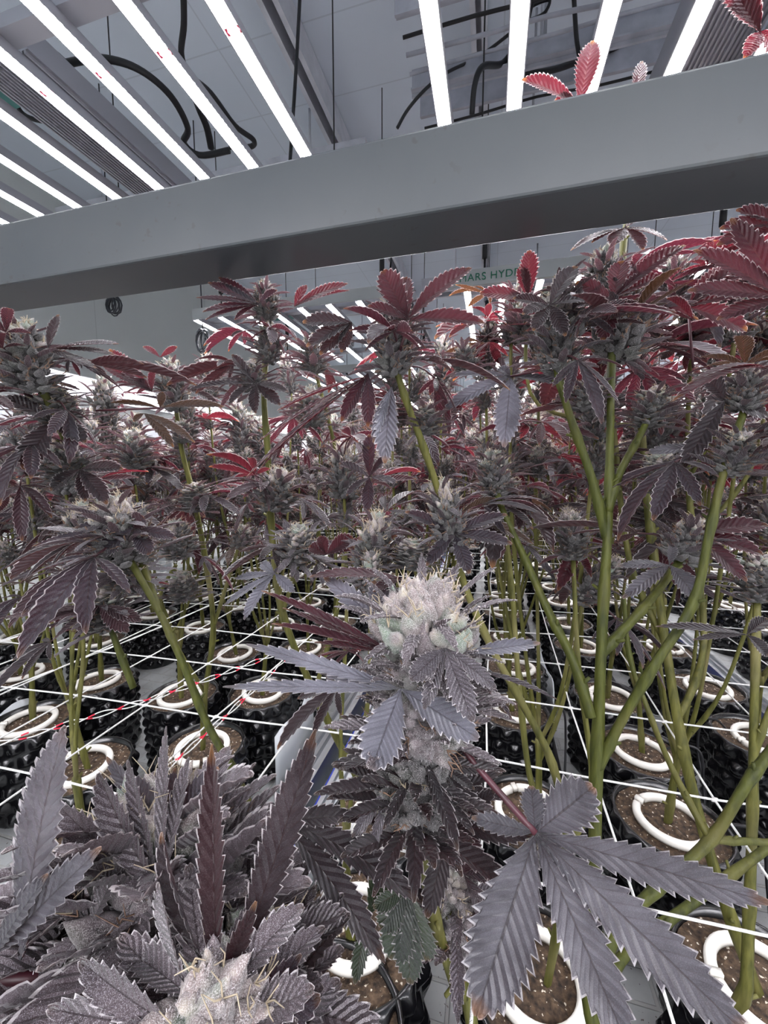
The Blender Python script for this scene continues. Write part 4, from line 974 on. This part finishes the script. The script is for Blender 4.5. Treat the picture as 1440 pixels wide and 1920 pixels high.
# ---------- the big bud in the middle (plant H)
H = hero_root((0.03, 0.26), 'cannabis plant with the large pale frosted bud at the centre front')
hstem(H, [([V((0.03, 0.26, ZS-0.01)), (885, 1915, .33), (850, 1830, .32), (815, 1720, .30), (795, 1600, .285), (790, 1450, .28), (795, 1300, .275)], 0.0055, 0.0035),
          ([(870, 1870, .325), (860, 1780, .32), (850, 1710, .315)], 0.0035, 0.0028)], 8)
def big_cola(root, bottom, top, Rd, ncal, nsug, seed, mats, hairs, suglen=1.0, lump=0.2, blunt=False, csz=1.0, sug='sugar', wide=1.0):
    a = P(*bottom); b = P(*top); ln = (b-a).length
    bm_, sm, pm = cola(seed, ln, Rd, ncal, nsug, hero=True, lump=lump, suglen=suglen, blunt=blunt, csz=csz, pist=0.35, wide=wide)
    mw = orient(W(root, a), b-a, 0.6)
    c = bm_.build('cola', mats, root); c.matrix_local = mw
    sm.two = True
    h = frost_hairs(bm_, seed, hairs); h2 = frost_hairs(sm, seed+1, hairs//2)
    sm.build('sugar_leaves', M[sug], c); pm.build('pistils', [M['pistil'], M['pistilw']], c)
    tag(h.build('resin_hairs', M['frost'], c), kind='stuff'); tag(h2.build('resin_hairs', M['frost'], c), kind='stuff')
    return c
big_cola(H, (785, 1390, .272), (795, 1105, .262), 0.036, 460, 84, 301, [M['budp'], M['budl']], 16000, 0.9, 0.12, True, 1.2, 'sugarm')
big_cola(H, (770, 1560, .285), (790, 1370, .275), 0.030, 200, 60, 302, [M['bud'], M['bud']], 2500, 1.3, sug='leafd')
big_cola(H, (855, 1790, .33), (850, 1620, .32), 0.024, 140, 40, 303, [M['budp'], M['budl']], 6000, 1.2)
U = V((0, -0.45, 1))
hleaf(H, (752, 1292, .235), [(697, 1442, .215, 88), (897, 1385, .225, 62), (418, 1288, .20, 26), (462, 1208, .215, 30), (600, 1262, .23, 26)], 'leafs', nh=V((-0.1, -0.75, 0.75)), droop=0.04, fold=0.2)
hleaf(H, (835, 1215, .225), [(886, 1352, .215, 50), (770, 1275, .22, 44), (930, 1290, .23, 34), (795, 1330, .22, 30)], 'sugar', nh=V((0, -0.8, 0.6)), droop=0.06, name='fan_leaf')
hleaf(H, (875, 1225, .24), [(1012, 1206, .235, 30, 0.05)], 'leafs', nh=V((0, -0.7, 0.7)), name='fan_leaf')
hleaf(H, (880, 1255, .25), [(1045, 1312, .24, 16), (960, 1350, .25, 26)], 'leaf', nh=V((0, -0.2, 1)))
hleaf(H, (745, 1230, .25), [(490, 1108, .245, 24), (510, 1170, .24, 26), (590, 1205, .24, 20), (530, 1140, .25, 20)], 'leafr', nh=V((-0.1, -0.3, 1)), droop=0.03, fold=0.5)
hleaf(H, (740, 1190, .29), [(608, 1082, .30, 40), (700, 1090, .30, 46)], 'leafs', nh=V((0, -0.7, 0.6)))
hleaf(H, (755, 1085, .30), [(580, 1082, .29, 34), (700, 1110, .29, 28)], 'leafr', nh=V((0, -0.4, 1)), droop=0.1)
hleaf(H, (830, 1440, .27), [(915, 1440, .27, 30), (890, 1480, .27, 20), (910, 1560, .27, 26)], 'leafd')
hleaf(H, (730, 1480, .27), [(640, 1610, .26, 20), (660, 1570, .26, 24), (690, 1620, .26, 20)], 'sugar')
hleaf(H, (845, 1550, .28), [(1000, 1565, .26, 40, .05), (800, 1720, .27, 46), (930, 1480, .28, 30)], 'leafd', nh=V((0, -0.7, 0.7)))
hleaf(H, (530, 1540, .26), [(722, 1805, .25, 58, 0.12), (785, 1690, .26, 56, 0.20), (660, 1530, .26, 40, 0.05)], 'leafd', nh=V((0.3, -0.3, 1)), droop=0.2)
hleaf(H, (765, 1660, .29), [(738, 1800, .29, 70), (800, 1800, .29, 70), (770, 1845, .29, 60), (715, 1740, .29, 50), (700, 1700, .28, 34)], 'leafy', nh=V((0, -1, 0.3)))
hleaf(H, (690, 1720, .30), [(665, 1845, .29, 30), (730, 1610, .31, 44)], 'leafy')
hleaf(H, (870, 1640, .31), [(890, 1560, .31, 44), (940, 1640, .31, 34), (930, 1760, .31, 40)], 'leaf')
# large grey leaf at lower right
hleaf(H, (1004, 1562, .235), [(893, 1905, .20, 120, 0.05), (1190, 1990, .175, 88, 0.04), (1420, 1960, .17, 92, 0.05), (1450, 1695, .19, 62, 0.06), (1112, 1475, .24, 84, 0.03), (996, 1474, .245, 46, 0.02), (885, 1533, .235, 34, 0.03)],
      'leafg', pet=[(855, 1385, .27), (905, 1450, .255)], nh=V((0.0, -0.75, 0.75)), droop=0.04, prad=0.0021, fold=0.12)

# ---------- frosted buds in the lower left corner (plant I)
I_ = hero_root((-0.20, 0.12), 'cannabis plant with mauve frosted buds and upright dark leaves, lower left corner')
hstem(I_, [([V((-0.20, 0.12, ZS-0.01)), (330, 2200, .33), (320, 1900, .26), (310, 1700, .25)], 0.0055, 0.004),
           ([(330, 2100, .3), (250, 1900, .27), (150, 1760, .27)], 0.004, 0.003),
           ([(330, 2150, .31), (400, 2080, .24), (390, 1990, .2)], 0.004, 0.003)], 9)
big_cola(I_, (330, 1860, .24), (290, 1520, .255), 0.044, 260, 90, 401, [M['budp'], M['budl']], 12000, 1.7, 0.15, False, 1.9, 'sugarm', 1.4)
big_cola(I_, (400, 2080, .20), (385, 1860, .165), 0.028, 150, 44, 402, [M['budp'], M['budl']], 7000, 1.3, 0.15, False, 1.6, 'sugarm', 1.4)
big_cola(I_, (160, 1900, .25), (110, 1640, .27), 0.030, 150, 50, 403, [M['budp'], M['budl']], 4000, 1.6, 0.15, False, 1.8, 'sugarm', 1.4)
big_cola(I_, (500, 1940, .24), (470, 1720, .235), 0.026, 140, 50, 404, [M['budp'], M['budl']], 4000, 1.5, 0.15, False, 1.8, 'sugarm', 1.4)
hleaf(I_, (440, 1830, .19), [(592, 1368, .20, 74, -0.06)], 'leafd', nh=V((0.1, -1, 0.4)), fold=0.45, name='fan_leaf')
hleaf(I_, (405, 1870, .18), [(398, 1395, .20, 52, 0.0), (480, 1690, .19, 40)], 'leafd', nh=V((0.3, -1, 0.3)), fold=0.5)
hleaf(I_, (345, 1840, .17), [(298, 1655, .175, 62, 0.03)], 'sugarm', nh=V((-0.5, -1, 0.3)), fold=0.5)
hleaf(I_, (380, 1800, .175), [(305, 1560, .19, 52, 0.05)], 'leafd', nh=V((-0.4, -1, 0.3)), fold=0.5)
hleaf(I_, (300, 1680, .22), [(185, 1450, .23, 66, 0.06), (105, 1505, .23, 60, 0.05), (240, 1425, .24, 40, 0.03), (312, 1362, .25, 34, 0.02), (355, 1420, .25, 44, 0.03)], 'sugarm', nh=V((-0.2, -0.8, 0.7)), fold=0.3)
hleaf(I_, (310, 1560, .24), [(245, 1455, .25, 50, 0.03), (200, 1420, .26, 30, .02), (410, 1440, .25, 46, 0.05), (330, 1440, .25, 30, 0.0)], 'leafg', nh=V((0, -0.8, 0.7)))
hleaf(I_, (40, 1800, .20), [(122, 1362, .205, 130, 0.05)], 'leafg', nh=V((-0.1, -0.9, 0.5)), fold=0.15)
hleaf(I_, (-10, 1790, .19), [(190, 1590, .19, 66, 0.05), (90, 1640, .19, 50, 0.05)], 'leafg', nh=V((-0.1, -0.9, 0.5)), fold=0.3)
hleaf(I_, (170, 1740, .21), [(60, 1600, .22, 44), (130, 1550, .23, 44), (60, 1850, .20, 50), (230, 1620, .22, 54)], 'sugarm', nh=V((-0.2, -0.8, 0.7)))
hleaf(I_, (330, 1930, .165), [(150, 1800, .17, 60, 0.05), (90, 1890, .165, 64, 0.05), (180, 1960, .16, 60)], 'sugarm', nh=V((-0.2, -0.8, 0.7)))
hleaf(I_, (440, 1920, .18), [(565, 1790, .19, 40, 0.05), (600, 1870, .18, 70, 0.1), (530, 1960, .17, 60)], 'leaf', nh=V((0.2, -0.8, 0.7)), name='fan_leaf')
mm = MB(); mm.tube(smooth_path([W(I_, P(-60, 1838, .2)), W(I_, P(40, 1835, .2)), W(I_, P(140, 1830, .21))], 4), 0.0028, 8); mm.build('petiole', M['petiole'], I_)

# ---------- plant J: crossing branches at the right edge
J = hero_root((0.36, 0.25), 'cannabis plant at the right edge with thick crossing green branches')
hstem(J, [
  ([V((0.36, 0.25, ZS-0.01)), (1395, 2000, .42), (1400, 1850, .42), (1405, 1700, .43), (1410, 1560, .44), (1415, 1300, .46), (1420, 1120, .48)], 0.0062, 0.0036),
  ([(1413, 1420, .45), (1440, 1340, .45), (1480, 1250, .46)], 0.0034, 0.0025)], 10)
hcola(J, (1420, 1130, .48), (1425, 1040, .48), 110, 2, 91)
hleaf(J, (1425, 60, .5), [(1370, 5, .5, 50), (1350, -40, .5, 60), (1470, 110, .5, 60), (1395, 110, .5, 30)], 'leafr', nh=V((0, -1, 0.1)))

# ------------------------------------------------------------------ strings
ZN = -0.40
def net():
    m = MB(); r = random.Random(9)
    xs = [-2.1+0.14*k for k in range(37)]; ys = [0.06+0.157*k for k in range(28)]
    def nd(i, j):
        x = xs[i]; y = ys[j]; return V((x+0.04*(y-0.5)*0.3+0.008*noise.noise(V((x*3, y*3, 0))), y+0.045*x+0.01*noise.noise(V((x*3, y*3, 5))), ZN+0.012*noise.noise(V((x*2.3, y*2.3, 9)))))
    for i in range(len(xs)):
        m.tube([nd(i, j) for j in range(len(ys))], 0.0014, 5)
    for j in range(len(ys)):
        m.tube([nd(i, j) for i in range(len(xs))], 0.0014, 5)
    for i in range(9, 26):
        for j in range(0, 9):
            p = nd(i, j); m.tube([p+V((-.004, -.002, 0)), p, p+V((.004, .002, 0))], [0.0015, 0.0030, 0.0015], 6)
    tag(m.build('trellis_net', M['string']), 'white string trellis net stretched across the plants above the pots', 'net')
net()
def twine(a, b, label, sag=0.01, red=True, n=26, offs=0.004):
    m = MB(); r = random.Random(int(a[0])); A_ = P(*a); B2 = P(*b)
    for s_ in (0, 1):
        pts = []
        for k in range(n*4+1):
            t = k/(n*4); p = A_.lerp(B2, t); p.z -= sag*math.sin(math.pi*t); ph = t*n*1.3+s_*math.pi
            pts.append(p+V((math.cos(ph)*offs*0.5, math.sin(ph)*offs*0.4, math.sin(ph)*offs)))
        m.mi = 0; m.tube(pts, 0.0011, 5)
        if red:
            m.mi = 1
            for k in range(3, n*4-4, 9): m.tube(pts[k:k+3], 0.00135, 5)
    tag(m.build('twine', [M['string'], M['redfleck']]), label, 'string')
twine((-60, 1410, .62), (520, 1225, .95), 'red and white flecked twine stretched across the left plants')
twine((20, 1690, .40), (560, 1210, .9), 'red and white flecked twine running over the near left ring')
twine((-40, 1160, .9), (520, 985, 1.4), 'plain white string high across the left plants', red=False, offs=0.001)
twine((-40, 1215, .85), (560, 1020, 1.3), 'plain white string just below the highest left one', red=False, offs=0.001)
twine((-40, 1310, .75), (500, 1085, 1.2), 'plain white string crossing above the flecked twine', red=False, offs=0.001)

# ------------------------------------------------------------------ hoses and drip lines
def hose(pts, rad, mat, label, name='irrigation_hose', cat='hose'):
    m = MB(); m.tube(smooth_path(pts, 8), rad, 8); tag(m.build(name, M[mat]), label, cat)
hose([V((-0.285, 0.2, ZT+0.012)), V((-0.28, 1.0, ZT+0.012)), V((-0.285, 3.0, ZT+0.012))], 0.010, 'brownpipe', 'dark brown hose lying along the middle tray rim by the aisle')
hose([V((0.50, 0.3, ZT+0.01)), V((0.49, 0.9, ZT+0.01)), V((0.505, 1.6, ZT+0.01)), V((0.49, 3.0, ZT+0.01))], 0.009, 'black', 'black hose between the two right pot columns of the middle tray')
hose([V((0.215, 0.5, ZT+0.01)), V((0.21, 1.2, ZT+0.01)), V((0.22, 3.0, ZT+0.01))], 0.008, 'black', 'black hose in the centre of the middle tray')
hose([V((-0.76, 0.3, ZT+0.01)), V((-0.75, 1.4, ZT+0.01)), V((-0.74, 3.0, ZT+0.01))], 0.009, 'black', 'black hose between the pots of the left tray')
dr = random.Random(12)
for i, (x, y, hx, wh) in enumerate([(-0.18, 0.52, -0.285, 'front pot by the aisle'), (-0.18, 0.92, -0.285, 'second pot by the aisle'), (0.345, 0.78, 0.49, 'pot with the wide ring at right'), (0.345, 0.99, 0.49, 'pot behind the wide ring at right'), (0.64, 0.80, 0.5, 'nearest pot of the outer column'), (0.64, 1.12, 0.5, 'second pot of the outer column'), (0.08, 0.74, 0.21, 'pot in front of the thick stem'), (0.08, 1.08, 0.21, 'pot behind the thick stem')]):
    s_ = 1 if hx > x else -1
    hose([V((hx, y-0.06, ZT+0.015)), V((x+s_*0.12, y-0.07, ZT+0.08)), V((x+s_*0.125, y-0.03, ZT+0.17)), V((x+s_*0.118, y-0.02, ZS+0.035)), V((x+s_*0.085, y-0.01, ZS+0.04)), V((x+s_*0.058, y, ZS+0.016))], 0.0028, 'black', 'thin black drip tube feeding the '+wh, 'drip_tube', 'tube')
# front pot of the aisle column
kk = 11 if 11 in usedN else 12
pp = copy_tree(NEAR[kk], NEARK[kk]); pp.location = (-0.165, 0.47, ZT); pp.rotation_euler = (0, 0, 2.2)
tag(pp, 'cannabis plant in the front pot by the aisle, below the curled dark leaf', 'plant', 'potted cannabis plants in rows in the trays')
ring_at(-0.165, 0.47, 'white ring in the front pot by the aisle', 'white drip rings on the pot soil', rr)
# grey plastic sheets standing between pots
def sheet(pts, label):
    m = MB(); n = 12; vs = []
    a, b = V(pts[0]), V(pts[1])
    for i in range(n+1):
        t = i/n; p = a.lerp(b, t); q = (b-a).to_3d().cross(V((0, 0, 1))).normalized()*math.sin(t*5)*0.008
        for z in (ZT+0.001, ZT+0.10, ZT+0.19+0.012*math.sin(t*9)): vs.append((p.x+q.x, p.y+q.y, z))
    fs = [(i*3+j, i*3+j+1, (i+1)*3+j+1, (i+1)*3+j) for i in range(n) for j in range(2)]
    m.add(vs, fs); o = m.build('plastic_sheet', M['plastic']); md = o.modifiers.new('s', 'SOLIDIFY'); md.thickness = 0.0015
    tag(o, label, 'sheet')
sheet([(-0.515, 0.84), (-0.515, 1.08)], 'grey plastic sheet standing along the aisle edge of the left tray')
sheet([(-1.30, 0.55), (-1.30, 0.80)], 'small grey plastic sheet standing between pots at the left edge')
sheet([(0.20, 1.22), (0.20, 1.6)], 'grey plastic sheet standing between pots behind the thick stem')
print('objects', len(C.objects))
